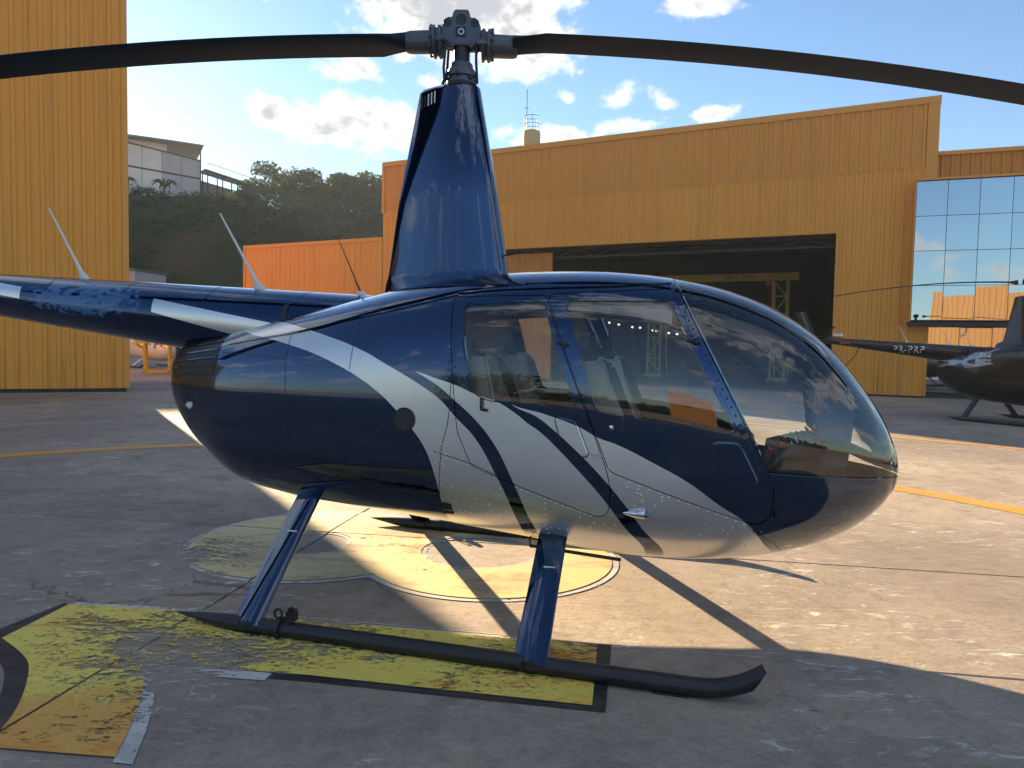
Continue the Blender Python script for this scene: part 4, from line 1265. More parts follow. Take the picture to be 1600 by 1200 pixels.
# --- cabin
bm = bmesh.new()
def section_ring(x, sc=.955, n=48):
    zb, zt, zw, w, nl, nu = st(x); r_ = []
    for k in range(n):
        th = 2*math.pi*k/n; s, c = math.sin(th), -math.cos(th); e = nl if c < 0 else nu
        r_.append((x, sc*w*math.copysign(abs(s)**(2/e), s), zw + sc*math.copysign(abs(c)**(2/e), c)*((zw-zb) if c < 0 else (zt-zw))))
    return r_
rings_bm([section_ring(.175), section_ring(.195)], bm=bm); obj('bulkhead', bm, M['seat_leather'], heli)
# floor deck follows the hull
bm = bmesh.new(); L, Rr = [], []
zf = .635
for k in range(30):
    x = .2 + 2.06*k/29; z = zf if x < 1.72 else zf + (x-1.72)*.28
    y = max(.02, Y(x, z)-.028)
    L.append((x, y, z)); Rr.append((x, -y, z))
rings_bm([[a, b] for a, b in zip(L, Rr)], closed=False, bm=bm); obj('floor', bm, simple('cabin_carpet', (.032, .028, .024), .95, vscale=60, var=.3), heli)
# headliner
bm = bmesh.new(); rows = []
for k in range(16):
    x = .2 + 1.09*k/15; zb, zt, zw, w, nl, nu = st(x); row = []
    for j in range(15):
        a = -1+2*j/14; y = a*w*.82; z = zw+(zt-zw)*(1-(abs(y)/w)**nu)**(1/nu)-.045
        row.append((x, y, z))
    rows.append(row)
rings_bm(rows, closed=False, bm=bm); smooth(bm); obj('headliner', bm, M['beige_lining'], heli)

def seat(name, x, y, z, w, lean, tall):
    """seat pan at height z, back leaning aft"""
    bm = bmesh.new(); 
    box(bm, (x, y-w/2, zf+.005), (x+.44, y+w/2, z-.09)); s_ = obj('seat', bevel(bm, .02), M['seat_dark'], heli)
    bm = box(bmesh.new(), (x-.01, y-w/2+.012, z-.085), (x+.47, y+w/2-.012, z)); bevel(bm, .035, 3)
    obj('cushion', smooth(bm), M['seat_leather'], s_)
    bm = bmesh.new(); rings = []
    for k in range(7):
        t = k/6; zz = z-.03 + tall*t; xx = x+.02 - lean*t; ww = (w/2-.015)*(1-.14*t*t)
        th = .055
        rings.append([(xx-th, y-ww, zz), (xx+th*.9, y-ww*.98, zz), (xx+th*.55, y-ww*.45, zz+.012), (xx+th*.55, y+ww*.45, zz+.012), (xx+th*.9, y+ww*.98, zz), (xx-th, y+ww, zz)])
    rings_bm(rings, bm=bm); bevel(bm, .018, 2, 40); obj('backrest', smooth(bm, 50), M['seat_leather'], s_)
    bm = bmesh.new()
    bar(bm, (x+.10, y+w*.2, z+.03), (x+.055-lean*.8, y+w*.10, z-.03+tall*.92), .008, .048)
    bar(bm, (x+.055-lean*.8, y+w*.10, z-.03+tall*.92), (x-.12-lean, y+w*.02, z+tall*1.08), .008, .048)
    obj('belt', bm, M['belt'], s_)
    return s_
for y in (-.315, .315):
    seat('rear', .40, y, .93, .50, .12, .48)
    seat('front', 1.01, y, .93, .50, .13, .47)
# headset hanging behind each front seat
for y in (-.20, .42):
    bm = bmesh.new()
    tube([(.86, y-.07, 1.40), (.855, y-.075, 1.47), (.855, y, 1.52), (.855, y+.075, 1.47), (.86, y+.07, 1.40)], .009, 8, bm=bm)
    for sy in (-.07, .07): lathe([(-.022, .03), (-.01, .038), (.012, .038), (.022, .03)], (.86, y+sy, 1.38), (0, 1, 0), 12, bm=bm)
    obj('headset', smooth(bm), M['seat_dark'], heli)
# instrument console and sloping switch panel
CONS = [(1.965,1.285),(2.02,1.288),(2.17,1.235),(2.19,1.18),(2.16,.86),(2.03,.84),(2.02,1.01),(1.985,1.10)]
con = obj('console', bevel(prism(CONS, -.165, .165), .012), simple('console_shell', (.10, .13, .19), .35, 0, .3), heli)
CON2 = [(2.03,1.005),(1.79,.895),(1.745,.83),(1.75,.655),(2.16,.70),(2.16,.86)]
lo = obj('lower_console', bevel(prism(CON2, -.15, .15), .015), simple('console_brown', (.045, .036, .028), .55), heli)
bm = bmesh.new()
for r_, (x, z) in enumerate(((1.972,1.235),(1.982,1.16),(1.992,1.085))):
    for yy in (-.10, 0, .10):
        lathe([(0, .040), (.008, .042), (.010, .034), (.006, .032), (.006, .0005)], (x, yy, z-.01), (-1, 0, -.15), 18, bm=bm)
obj('instrument', smooth(bm), M['hub_dark'], con)
bm = bmesh.new(); bmr = bmesh.new()
for k in range(9):
    t = k/8; x = 1.80+.20*t; z = .90+.092*t
    for yy in (-.12, -.07, -.02, .03, .08, .125):
        hh = .012+.014*((k*7+int(yy*100)) % 3)
        b_ = bmr if (k in (1, 3, 8) and yy < -.05) else bm
        lathe([(0, .008), (hh, .006), (hh+.004, .001)], (x, yy, z), (-.42, 0, .9), 6, bm=b_)
obj('switch', bm, M['steel'], lo); obj('guard', bmr, M['red_plastic'], lo)
bm = bmesh.new()
for (x, z, s_) in ((1.79,.915,.022),(1.845,.945,.028),(2.02,1.025,.022),(1.752,.80,.026)):
    box(bm, (x-s_*.6, -.163, z-s_*.6), (x+s_*.6, -.12, z+s_*.8))
obj('switch_guard', bevel(bm, .004, 1), M['red_plastic'], lo)
# dark glare cover over the nose, following the hull
bm = bmesh.new(); L, C_, Rr = [], [], []
for k in range(24):
    x = 1.80+.565*k/23; z = .915+.075*math.sin(min(1, (x-1.80)/.40)*math.pi*.62) - max(0, x-2.12)*.42
    y = max(.01, Y(x, z)-.022)
    L.append((x, y, z-.03)); C_.append([(x, y*f, z+.012*(1-f*f)) for f in (.85, .5, 0, -.5, -.85)]); Rr.append((x, -y, z-.03))
rings_bm([[a]+c+[b] for a, c, b in zip(L, C_, Rr)], closed=False, bm=bm); obj('glare_cover', smooth(bm, 60), M['dark_trim'], heli)
bm = bmesh.new(); rings_bm([[L[0], *C_[0], Rr[0]], [(1.80, p[1], .64) for p in [L[0], *C_[0], Rr[0]]]], closed=False, bm=bm); obj('foot_panel', bm, M['dark_trim'], heli)
# cyclic stick with the swinging grip, collective, pedals, chart on the nose deck
bm = bmesh.new(); tube([(1.72, 0, .64), (1.70, 0, .98), (1.62, 0, 1.06), (1.60, 0, 1.07)], .014, 8, bm=bm); tube([(1.60, -.34, 1.09), (1.60, .34, 1.09)], .011, 8, bm=bm)
for y in (-.34, .34): tube([(1.60, y, 1.10), (1.59, y, .98)], [.018, .015], 10, bm=bm)
obj('cyclic', smooth(bm), M['black_matte'], heli)
for y in (-.40, .22):
    bm = bmesh.new(); tube([(1.10, y, .70), (1.42, y, .93)], [.012, .018], 8, bm=bm); obj('collective', smooth(bm), M['black_matte'], heli)
bm = bmesh.new(); box(bm, (1.93, -.30, .712), (2.07, -.16, .718)); obj('chart', bm, M['white_paint'], heli)
bm = bmesh.new(); bar(bm, (1.30, .02, 1.76), (1.31, .02, 1.60), .025); box(bm, (1.27, -.06, 1.54), (1.33, .10, 1.60)); obj('compass', bevel(bm, .006), M['seat_dark'], heli)
# door linings with pocket and pull handle
for s in (-1, 1):
    for kind, x0, x1, z0, z1 in (('f', 1.03, 1.56, .78, 1.03), ('r', .36, .86, .84, 1.10)):
        bm = bmesh.new(); N_ = 8; rings = []
        P = poly_round([(x0, z1), (x1, z1-.06), (x1+.05, z0), (x0+.04, z0)], .06)
        c = sum(P, Vector((0, 0)))/len(P)
        for k in range(5):
            f = 1-k/4*.95; rings.append([surf(c.x+(q.x-c.x)*f, c.y+(q.y-c.y)*f, s, -.024 - (.008 if k else 0))[0] for q in P])
        rings_bm(rings, cap0=False, bm=bm); ln = obj('lining', bm, M['seat_dark'], doors[(kind, s)])
        xm = (x0+x1)/2; a, _ = surf(xm-.06, z1-.05, s, -.03); b_, _ = surf(xm+.06, z1-.06, s, -.03); q = Vector((0, -.03*s, 0))
        obj('pull', smooth(tube([a, a+q, b_+q, b_], .006, 6)), M['steel'], doors[(kind, s)])

# ------------------------------------------------------------------ tail boom, fairing, rotor: builders shared by the parked helicopters
def build_boom(root, mat, x0, x1, z0, slope, r0, taper):
    prof = [(0, r0)]
    L = x0-x1; n = 9
    for k in range(1, n+1):
        d = L*k/n; r_ = r0-taper*d
        if k < n: prof += [(d, r_)]
        else: prof += [(d, r_), (d+.03, r_*.6), (d+.04, .001)]
    bo = obj('tail_boom', smooth(lathe(prof, (x0, 0, z0), (-1, 0, slope), 48), 60), mat, root)
    ax = Vector((-1, 0, slope)).normalized()
    for k in range(1, n):
        d = L*k/n; r_ = r0-taper*d
        obj('joint_band', smooth(lathe([(d-.009, r_-.002), (d-.009, r_+.0013), (d+.009, r_+.0013), (d+.009, r_-.002)], (x0, 0, z0), ax, 48), 20), mat, bo)
    return bo
def antenna(root, x, z, h, lean, mat, mat_base, black=False):
    """swept blade aerial on a small foot"""
    bm = bmesh.new(); rings = []
    for t, wx, wy in ((-.15, .052, .014), (0, .050, .011), (.045, .040, .010), (.10, .019, .008), (.30, .0125, .006), (1.0, .007, .004)):
        cx = x-.002 - max(0, t)*lean*h - (0 if t > .06 else .0); zz = z + t*h if t > 0 else z + t*.1
        rings.append([(cx+wx*math.cos(a), wy*math.sin(a), zz) for a in [2*math.pi*k/10 for k in range(10)]])
    k_ = 4 if black else len(rings)
    o = obj('antenna', smooth(rings_bm(rings[:k_], bm=bm), 60), mat_base, root)
    if black: obj('whip', smooth(rings_bm([[(c[0]*.4+.6*sum(q[0] for q in r_)/10, c[1]*.5, c[2]) for c in r_] for r_ in rings[3:]]), 60), mat, o)
    return o
def foil(x_le, x_te, half_t, y0, z, n=26):
    """streamlined outline in plan: round nose ahead, sharp tail"""
    ring = []; c = x_le-x_te
    for k in range(n):
        a = 2*math.pi*k/n; u = .5-.5*math.cos(a)                   # 0 at nose .. 1 at tail
        th = half_t*(2.6*(.2969*math.sqrt(u)-.126*u-.3516*u*u+.2843*u**3-.1036*u**4))/.26
        ring.append((x_le-u*c, y0+(th if a < math.pi else -th), z))
    return ring
def mast_fairing(root, mat, secs):
    bm = rings_bm([foil(a, b, h, 0, z, 44) for z, a, b, h in secs]); smooth(bm, 50)
    return obj('mast_fairing', bm, mat, root)
def blade_mesh(length, chord, tilt, droop):
    bm = bmesh.new(); rings = []
    for k in range(26):
        t = k/25; x = .30 + (length-.30)*t
        if x < .46: f = (x-.30)/.16; ch = .135+(chord-.135)*f; th = .112*(1-f)**1.5+.030*(1-(1-f)**1.5)
        else: ch, th = chord, .030-.008*t
        lead = ch*.30; z = -droop*(x/length)**2*2.9
        tl = R(tilt)*(1-.4*t)
        ring = []
        for j in range(18):
            a = 2*math.pi*j/18; u = .5-.5*math.cos(a); hh = th*.5*(math.sin(math.pi*min(1, u**.62)))**.8 if 0 < u < 1 else 0
            yy = lead-u*ch; zz = (hh if a < math.pi else -hh)
            ring.append((x, yy*math.cos(tl)-zz*math.sin(tl), yy*math.sin(tl)+zz*math.cos(tl)+z))
        rings.append(ring)
    return smooth(rings_bm(rings, bm=bm), 60)

build_boom(heli, M['boom_paint'], -.35, -6.25, 1.451, .0905, .2726, .0365)
for x, lab in ((-2.78, None), (-1.36, None)):
    antenna(heli, x, 1.487+(-.75-x)*.0905+.258-.0365*(-.75-x)-.004, .50, .62, M['white_paint'], M['white_paint'])
antenna(heli, -.63, 1.725, .37, .47, M['black_matte'], M['white_paint'], True)
bm = bmesh.new()
pts = [(-1.06, -(.247+.002)*math.cos(R(a)), 1.516+(.247+.002)*math.sin(R(a))) for a in range(8, 40, 5)]
rings_bm([[(x, y, z), (x+.035, y, z)] for x, y, z in pts], closed=False, bm=bm); obj('boom_slot', bm, M['black_matte'], heli)
# empennage and tail rotor at the far end of the boom
def tail_group(root, mat, x, z, side=-1):
    bm = bmesh.new()
    rings_bm([foil(x+.18+f*.0-abs(d)*.55, x-.22-abs(d)*.62, .022, 0, z+d, 18) for d, f in ((-.62, 0), (0, 0), (.82, 0))], bm=bm)
    obj('fin', smooth(bm, 50), mat, root)
    bm = rings_bm([[(p[0], y, z+.05+p[1]) for p in foil(x+.55, x+.20, .02, 0, 0, 18)] for y in (-.66, .66)]); obj('stabiliser', smooth(bm, 50), mat, root)
    tr_ = obj('tail_rotor', smooth(lathe([(0, .03), (.12, .03), (.14, .05), (.19, .05), (.21, .02)], (x+.02, .0, z), (0, 1, 0), 14)), M['hub_dark'], root)
    for a in (.5, .5+math.pi):
        bm = bmesh.new(); d = Vector((math.cos(a), 0, math.sin(a))); bar(bm, Vector((x+.02, .17, z))+d*.05, Vector((x+.02, .17, z))+d*.73, .10, .014)
        obj('tail_rotor_blade', bevel(bm, .005, 1), M['blade_paint'], tr_)
tail_group(heli, M['navy'], -6.15, 1.975)
mast_fairing(heli, M['navy'], [(1.62, .335, -.50, .165), (1.80, .335, -.475, .150), (1.835, .318, -.462, .138), (1.88, .308, -.452, .131), (2.30, .238, -.392, .118), (2.94, .118, -.262, .096), (2.962, .10, -.235, .07), (2.968, .05, -.12, .02)])
bm = bmesh.new()
def fairing_y(x, z):
    a, b, h = .238+(z-2.30)*(.118-.238)/.64, -.392+(z-2.30)*(.392-.262)/.64, .118+(z-2.30)*(.096-.118)/.64
    u = (a-x)/(a-b); return h*(2.6*(.2969*math.sqrt(u)-.126*u-.3516*u*u+.2843*u**3-.1036*u**4))/.26
for k in range(5):
    x = -.235+.024*k; zt_ = 2.912+.004*k
    yb, yt = fairing_y(x, zt_-.07), fairing_y(x, zt_)
    q = lambda yy, zz, o: [(x-.005, -(yy)+o, zz), (x+.005, -(yy)+o, zz)]
    bm = rings_bm([[(x-.0055, -yb-.001, zt_-.07), (x+.0055, -yb-.001, zt_-.07), (x+.0055, yb+.001, zt_-.07), (x-.0055, yb+.001, zt_-.07)], [(x-.0055, -yt-.001, zt_), (x+.0055, -yt-.001, zt_), (x+.0055, yt+.001, zt_), (x-.0055, yt+.001, zt_)]])
    obj('fairing_slot', bm, M['hub_dark'] if k < 2 else M['white_paint'], heli)
# tie-down fitting by the trailing edge, small probe on the front of the fairing
bm = bmesh.new(); tube([(-.40, -.20, 1.70), (-.36, -.19, 1.74), (-.33, -.18, 1.725)], .010, 7, bm=bm); obj('fitting', smooth(bm), M['sticker_red'], heli)
bm = bmesh.new(); tube([(.28, -.02, 1.965), (.36, -.02, 1.975)], [.006, .004], 6, bm=bm); obj('probe', bm, M['black_matte'], heli)

# ---- rotor head, drawn with the blades along its own x axis
ROT = Matrix.Rotation(R(15.8), 4, 'Z')
def rot_obj(name, bm, mat, parent=heli):
    bm.transform(ROT); return obj(name, bm, mat, parent)
bm = lathe([(2.95, .048), (3.25, .048)], (0, 0, 0), (0, 0, 1), 18); sh_ = rot_obj('rotor_shaft', smooth(bm), M['hub_dark'])
bm = lathe([(2.955, .075), (2.975, .088), (2.985, .088), (2.990, .078), (3.005, .078), (3.010, .092), (3.030, .094), (3.034, .080), (3.052, .080), (3.058, .070), (3.085, .066), (3.10, .052)], (0, 0, 0), (0, 0, 1), 26)
sw = rot_obj('swashplate', smooth(bm, 30), M['hub_grey'])
bm = bmesh.new()
for a in range(7):
    t = a*.9; lathe([(-.012, .011), (.012, .011)], (.088*math.cos(t), .088*math.sin(t), 2.99+.02*(a % 2)), (math.cos(t), math.sin(t), 0), 8, bm=bm)
tube([(-.095, -.05, 2.975), (-.10, -.06, 3.05), (-.085, -.075, 3.20)], .008, 7, bm=bm); tube([(.095, -.03, 2.98), (.088, -.05, 3.09), (.088, -.05, 3.2)], .008, 7, bm=bm)
tube([(-.095, .05, 2.975), (-.085, .075, 3.20)], .008, 7, bm=bm); tube([(-.11, -.03, 2.965), (-.075, -.07, 3.02)], .010, 7, bm=bm)
rot_obj('pitch_link', smooth(bm), M['hub_dark'], sw)
HUB = [(-.105,3.195),(-.02,3.180),(.075,3.180),(.11,3.20),(.118,3.235),(.112,3.285),(.095,3.325),(.072,3.338),(.052,3.335),(.044,3.372),(.034,3.382),(-.034,3.382),(-.046,3.372),(-.056,3.337),(-.075,3.340),(-.098,3.328),(-.112,3.295),(-.116,3.24)]
bm = prism(HUB, -.060, -.034); prism(HUB, .034, .060, bm=bm); bevel(bm, .005, 2, 50)
hub = rot_obj('rotor_hub', smooth(bm, 40), M['hub_grey'])
bm = boxes(((-.09, -.033, 3.19), (.09, .033, 3.30)), ((-.035, -.033, 3.30), (.035, .033, 3.36))); rot_obj('hub_core', bm, M['hub_dark'], hub)
for x, z, r_ in ((-.082, 3.305, .020), (.078, 3.305, .020), (-.002, 3.325, .026)):
    for ys in (-1, 1): rot_obj('bolt_seat', smooth(lathe([(.058, r_*1.25), (.0625, r_*1.2), (.0625, r_), (.061, r_*.9), (.061, .0005)], (x, 0, z), (0, ys, 0), 16)), M['hub_dark'], hub)
bm = bmesh.new()
for ys in (-.0615, .0615): box(bm, (-.036, min(ys, ys*.9), 3.222), (.030, max(ys, ys*.9), 3.284))
rot_obj('pocket', bevel(bm, .003, 1), M['hub_dark'], hub)
bm = bmesh.new(); lathe([(.058, .019), (.066, .019), (.066, .011), (.060, .011)], (-.001, 0, 3.254), (0, -1, 0), 14, bm=bm); rot_obj('pivot_nut', smooth(bm), M['steel'], hub)
for sgn, tilt, zc in ((-1, 8.5, 3.222), (1, -2.5, 3.205)):
    bm = bmesh.new()
    lathe([(.06, .035), (.10, .045), (.112, .080), (.120, .092), (.134, .094), (.138, .080), (.150, .078), (.154, .094), (.168, .092), (.180, .066), (.30, .064), (.325, .058), (.335, .03)], (0, 0, zc), (sgn, 0, -.035), 24, bm=bm)
    for k in range(10):
        a = 2*math.pi*k/10; q = Vector((sgn*.176, .080*math.cos(a), zc+.080*math.sin(a))); lathe([(-.004, .010), (.012, .010), (.012, .004)], q, (sgn, 0, 0), 6, bm=bm)
    bar(bm, (sgn*.145, -.085, zc-.02), (sgn*.09, -.10, zc-.02), .022)
    gp = rot_obj('blade_grip', smooth(bm, 35), M['hub_grey'], hub)
    bm = blade_mesh(5.03, .254, tilt, .20)
    mt = Matrix.Translation((0, 0, zc)) @ (Matrix.Rotation(math.pi, 4, 'Z') if sgn < 0 else Matrix.Identity(4)) 
    bm.transform(mt); rot_obj('rotor_blade', bm, M['blade_paint'])

# ---- landing gear
def skid_bm(x0, x1, r, y, zc):
    pts = []; rad = []
    for d, rr, dz_ in ((0, .004, .012), (.06, .012, .010), (.20, .030, .004), (.32, r, 0)): pts.append((x0+d, y, zc+dz_)); rad.append(rr)
    for k in range(1, 8): pts.append((x0+.32+(x1-x0-.32)*k/7, y, zc)); rad.append(r)
    for k in range(1, 9):
        a = R(40)*k/8; q = .44
        pts.append((x1+q*math.sin(a), y, zc+q*(1-math.cos(a)))); rad.append(r if k < 8 else r*.97)
    bm = tube(pts, rad, 20)
    # bevelled toe
    e = Vector(pts[-1]); bmesh.ops.bisect_plane(bm, geom=bm.verts[:]+bm.edges[:]+bm.faces[:], plane_co=e+Vector((-.015, 0, -.0)), plane_no=Vector((1, 0, -.55)).normalized(), clear_outer=True)
    es = [ed for ed in bm.edges if len(ed.link_faces) == 1]; bmesh.ops.holes_fill(bm, edges=es)
    return smooth(bm, 40)
def strut_bm(foot, head, chord, half):
    f, h = Vector(foot), Vector(head); bm = bmesh.new(); rings = []
    for t in (-.04, 0, .5, 1.0, 1.22):
        c = f.lerp(h, t); k = 1.0 if t > 0 else 1.05
        rings.append([(c.x+p[0]*k, c.y+p[1]*k, c.z) for p in foil(chord*.42, -chord*.58, half, 0, 0, 28)])
    return smooth(rings_bm(rings, bm=bm), 45)
for s in (-1, 1):
    sk = obj('skid', skid_bm(-1.10, 1.47, .0395, s*1.085, .041), M['black_matte'], heli)
    for xa, xb in ((1.30, 1.44), (-.75, -.5)): obj('wear_shoe', boxes(((xa, s*1.085-.03, 0), (xb, s*1.085+.03, .010))), M['black_rubber'], sk)
    bm = bmesh.new()
    lathe([(-.012, .050), (-.012, .053), (.012, .053), (.012, .050)], (-.50, s*1.085, .047), (1, 0, 0), 18, bm=bm)
    ring_c = Vector((-.505, s*1.085-.012, .118))
    tube([ring_c+Vector((.021*math.cos(2*math.pi*k/12), 0, .024*math.sin(2*math.pi*k/12))) for k in range(13)], .0065, 7, bm=bm)
    box(bm, (-.46, s*1.085-.02, .09), (-.415, s*1.085+.02, .135)); box(bm, (-.452, s*1.085-.014, .13), (-.44, s*1.085+.014, .152)); box(bm, (-.43, s*1.085-.014, .13), (-.418, s*1.085+.014, .148))
    obj('tow_ring', bm, M['black_matte'], sk)
    for (fx, hx, hz) in ((.775, .735, .470), (-.665, -.70, .545)):
        so = obj('strut', strut_bm((fx, s*1.085, .075), (hx, s*.50, hz), .150, .028), M['navy'], heli)
        bm = bmesh.new(); lathe([(-.01, .060), (.02, .060), (.026, .03)], (fx, s*1.085, .045), (0, 0, 1), 14, bm=bm); obj('foot', bm, M['black_matte'], so)
        c = Vector((fx, s*1.085, .075)).lerp(Vector((hx, s*.50, hz)), .72); o = obj('marking', boxes(((c.x-.026, c.y+s*.030, c.z-.004), (c.x+.034, c.y+s*.0308, c.z+.004))), M['white_paint'], so)
        
    if s < 0: pass
bm = bmesh.new(); tube([(.55, -.30, .40), (.55, -.30, .345), (1.05, -.30, .315)], .010, 7, bm=bm); obj('pitot', smooth(bm), M['black_matte'], heli)

# ================================================================== THE OTHER PARKED AIRCRAFT
def section_loft(secs, nr=36):
    rings = []
    for x, zb, zt, zw, w, nl, nu in secs:
        r_ = []
        for k in range(nr):
            th = 2*math.pi*k/nr; s, c = math.sin(th), -math.cos(th); e = nl if c < 0 else nu
            r_.append((x, w*math.copysign(abs(s)**(2/e), s), zw + math.copysign(abs(c)**(2/e), c)*((zw-zb) if c < 0 else (zt-zw))))
        rings.append(r_)
    return smooth(rings_bm(rings), 40)
SEC2 = [(-1.93, .92, 1.40, 1.25, .16, 2.3, 3), (-1.90, .86, 1.42, 1.22, .24, 2.4, 3), (-1.6, .66, 1.50, 1.16, .36, 2.6, 3), (-1.2, .52, 1.60, 1.1, .47, 2.6, 3.2), (-.6, .44, 1.73, 1.03, .57, 2.6, 3.2), (0, .40, 1.83, 1.0, .63, 2.6, 3.2),
        (.7, .36, 1.86, .95, .66, 2.6, 3.2), (1.3, .335, 1.81, .92, .63, 2.5, 3.0), (1.7, .35, 1.69, .9, .56, 2.4, 2.5), (2.0, .42, 1.50, .88, .45, 2.2, 2.2), (2.2, .52, 1.30, .87, .33, 2.1, 2.1), (2.35, .66, 1.07, .86, .19, 2, 2), (2.42, .8, .9, .85, .05, 2, 2)]
def parked(label, pos, rz, scale, mat, glassm, reg=None, turbine=False, group=None):
    h = empty('helicopter', label, 'helicopter', pos, rz, group); h.scale = (scale,)*3
    obj('fuselage', section_loft(SEC2), mat, h)
    P_F = [(.80,1.66),(1.28,1.66),(1.58,1.06),(.96,1.12)]; P_R = [(.24,1.64),(.66,1.66),(.84,1.13),(.34,1.17)]
    for s in (-1, 1):
        for P in (P_F, P_R, [(1.36,1.62),(1.75,1.50),(2.15,1.20),(2.28,.92),(1.76,.92)]):
            c = [sum(p[0] for p in P)/len(P), sum(p[1] for p in P)/len(P)]; bm = bmesh.new(); rings = []
            for k in range(4):
                f = 1-k/3*.95; rings.append([(x_, s*(y_+.006), z_) for x_, y_, z_ in ((c[0]+(p[0]-c[0])*f, sec_y(c[0]+(p[0]-c[0])*f, c[1]+(p[1]-c[1])*f), c[1]+(p[1]-c[1])*f) for p in poly_round(P, .04))])
            rings_bm(rings, cap0=False, bm=bm); obj('window', smooth(bm), glassm, h)
    build_boom(h, mat, -.75, -6.1, 1.50, .085, .25, .035)
    for x in (-2.9, -1.75, -1.2): antenna(h, x, 1.50+(-.75-x)*.085+.25-.035*(-.75-x)-.004, .48, .58, M['white_paint'], M['white_paint'])
    tail_group(h, mat, -6.0, 1.96)
    mast_fairing(h, mat, [(1.6, .42, -.75, .20), (1.84, .42, -.62, .17), (1.90, .34, -.48, .14), (2.94, .12, -.26, .095), (2.965, .06, -.15, .03)])
    obj('rotor_shaft', lathe([(2.9, .05), (3.2, .05), (3.24, .11), (3.34, .10), (3.36, .02)], (0, 0, 0), (0, 0, 1), 12), M['hub_dark'], h)
    a_ = R(254)
    for d in (0, math.pi):
        bm = blade_mesh(5.0, .25, 1, .16); bm.transform(Matrix.Translation((0, 0, 3.26)) @ Matrix.Rotation(a_+d, 4, 'Z')); obj('rotor_blade', bm, M['black_matte'], h)
    for s in (-1, 1):
        sk = obj('skid', skid_bm(-1.10, 1.47, .046, s*1.085, .047), M['black_matte'], h)
        for (fx, hx, hz) in ((.775, .735, .470), (-.665, -.70, .545)):
            obj('strut', strut_bm((fx, s*1.085, .075), (hx, s*.50, hz), .150, .028), mat, h)
    if turbine:
        for s in (-1, 1):
            # pale cowl panel, air intake and slots under the mast
            bm = bmesh.new(); P = [Vector(p) for p in ((-1.86,1.40),(-.9,1.63),(-.32,1.72),(-.36,1.36),(-.62,1.30),(-1.0,1.24),(-1.84,1.24))]
            c = sum(P, Vector((0, 0)))/len(P); rings = []
            for k in range(6):
                f = 1-k/5*.97; rings.append([(q.x, s*(sec_y(q.x, q.y)+.006), q.y) for q in (c+(p-c)*f for p in P)])
            rings_bm(rings, cap0=False, bm=bm); cw = obj('cowl_panel', smooth(bm), M['grey_panel'], h)
            bm = bmesh.new(); rings = []
            P = [Vector(p) for p in ((-1.02,1.42),(-.82,1.47),(-.80,1.34),(-.98,1.36))]; c = sum(P, Vector((0, 0)))/4
            for k in range(3):
                f = 1-k/2*.9; rings.append([(q.x, s*(sec_y(q.x, q.y)+.012), q.y) for q in (c+(p-c)*f for p in P)])
            rings_bm(rings, cap0=False, bm=bm); obj('intake', bm, M['black_matte'], cw)
            bm = bmesh.new()
            for k in range(4):
                x = -1.30+.20*k; box(bm, (x, s*.235-.02, 1.60+.01*k), (x+.13, s*.235+.02, 1.72+.012*k))
            obj('vent_slot', bevel(bm, .01, 1), M['black_matte'], h)
        for body, size, x, z, nm, sx in (('R66', .17, -.60, 1.555, 'model_text', 1.25), ('TURBINE', .085, -.60, 1.435, 'model_text', 1.1)):
            me = text_mesh(body, size, nm); 
            for v in me.vertices:
                X_, Z_ = x+v.co.x*sx, z+v.co.y; v.co = (X_, -(sec_y(X_, Z_)+.011), Z_)
            obj(nm, me, M['white_paint'], h)
        me = text_mesh(reg, .25, 'registration', 0, 1.05)
        for v in me.vertices:
            X_, Z_ = -2.75+v.co.x*1.15, 1.66+v.co.y; d = -.75-X_; rr = .25-.035*d; zc_ = 1.50+.085*d
            v.co = (X_, -math.sqrt(max(.0004, rr*rr-(Z_-zc_)**2))-.004, Z_)
        obj('registration', me, M['white_paint'], h)
        rd = obj('tail_stripe', boxes(((-4.9, -.125, 1.80), (-4.55, -.118, 1.84))), M['red_plastic'], h)
        obj('tail_light', boxes(((-5.2, -.05, 2.02), (-4.95, .05, 2.10))), M['white_paint'], h)
        bm = tube([(-4.3, -.06, 1.70), (-4.34, -.2, 1.45), (-4.55, -.25, 1.20), (-4.9, -.25, 1.08)], .012, 6); obj('tether', bm, M['belt'], h)
    return h
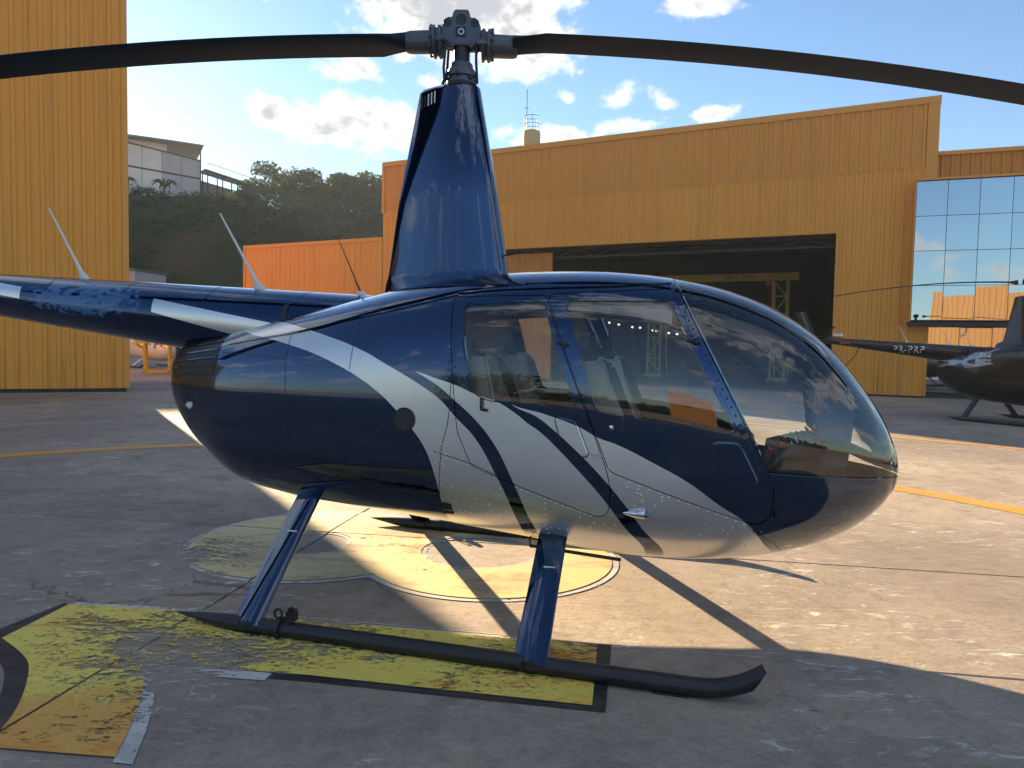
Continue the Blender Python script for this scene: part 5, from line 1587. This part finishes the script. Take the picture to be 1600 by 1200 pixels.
def sec_y(x, z):
    S = SEC2
    x = min(max(x, S[0][0]), S[-1][0]); i = max(k for k in range(len(S)-1) if S[k][0] <= x) if x > S[0][0] else 0
    t = (x-S[i][0])/(S[i+1][0]-S[i][0]); zb, zt, zw, w, nl, nu = [S[i][c]*(1-t)+S[i+1][c]*t for c in range(1, 7)]
    if z < zw: return w*max(0, 1-((zw-z)/(zw-zb))**nl)**(1/nl)
    return w*max(0, 1-min(1, (z-zw)/(zt-zw))**nu)**(1/nu)
M['grey_panel'] = simple('grey_cowl_sky_sheen', (.26, .30, .36), .25, 0, .8)  # grey made paler and bluer, a sky reflection put into the colour
M['dark_glass'] = simple('dark_glass', (.012, .015, .02), .05, 0, 1)
M['white_gloss'] = simple('white_gloss', (.62, .62, .61), .25, 0, .6)
parked('black helicopter with white registration lettering parked before the mirrored office glass', (10.75, 15.5, 0), R(-62), .9, M['black_gloss'], M['dark_glass'], 'PR-PRP', True)
parked('white helicopter parked far behind the yellow work stand', (-18.2, 36.5, 0), R(-35), 1.0, M['white_gloss'], M['dark_glass'])

# ---- yellow maintenance stand far left
wsd = empty('work_stand', 'yellow steel work stand with a ladder beside the far white helicopter', 'stand', (-14.2, 29.6, 0), R(20))
bm = bmesh.new()
for x, y in ((-.55, 0), (-.55, .8), (.35, 0), (.35, .8)): bar(bm, (x, y, .02), (x, y, 1.25), .08)
for y in (0, .8): bar(bm, (-.6, y, .06), (.95, y, .06), .08); bar(bm, (-.9, y, 1.25), (.4, y, 1.25), .07); bar(bm, (-.95, y, 1.2), (-.55, y, .95), .06)
obj('frame', bm, M['crane_yellow'], wsd)
obj('platform', boxes(((-.95, -.04, 1.26), (.4, .84, 1.31))), M['crane_yellow'], wsd)
bm = bmesh.new()
for x in (-.9, -.3, .35): bar(bm, (x, 0, 1.31), (x, 0, 1.9), .05)
bar(bm, (-.9, 0, 1.62), (.35, 0, 1.62), .04); bar(bm, (-.9, 0, 1.9), (.35, 0, 1.9), .05); obj('guard_rail', bm, M['crane_yellow'], wsd)
bm = bmesh.new()
for y in (0, .55): bar(bm, (.95, y, .02), (.78, y, 1.2), .06)
for k in range(5): bar(bm, (.93-.035*k, 0, .2+.22*k), (.93-.035*k, .55, .2+.22*k), .04)
bar(bm, (.35, 0, .75), (.85, 0, .75), .04); bar(bm, (.35, 0, .45), (.9, 0, .45), .04); obj('ladder', bm, M['crane_yellow'], wsd)
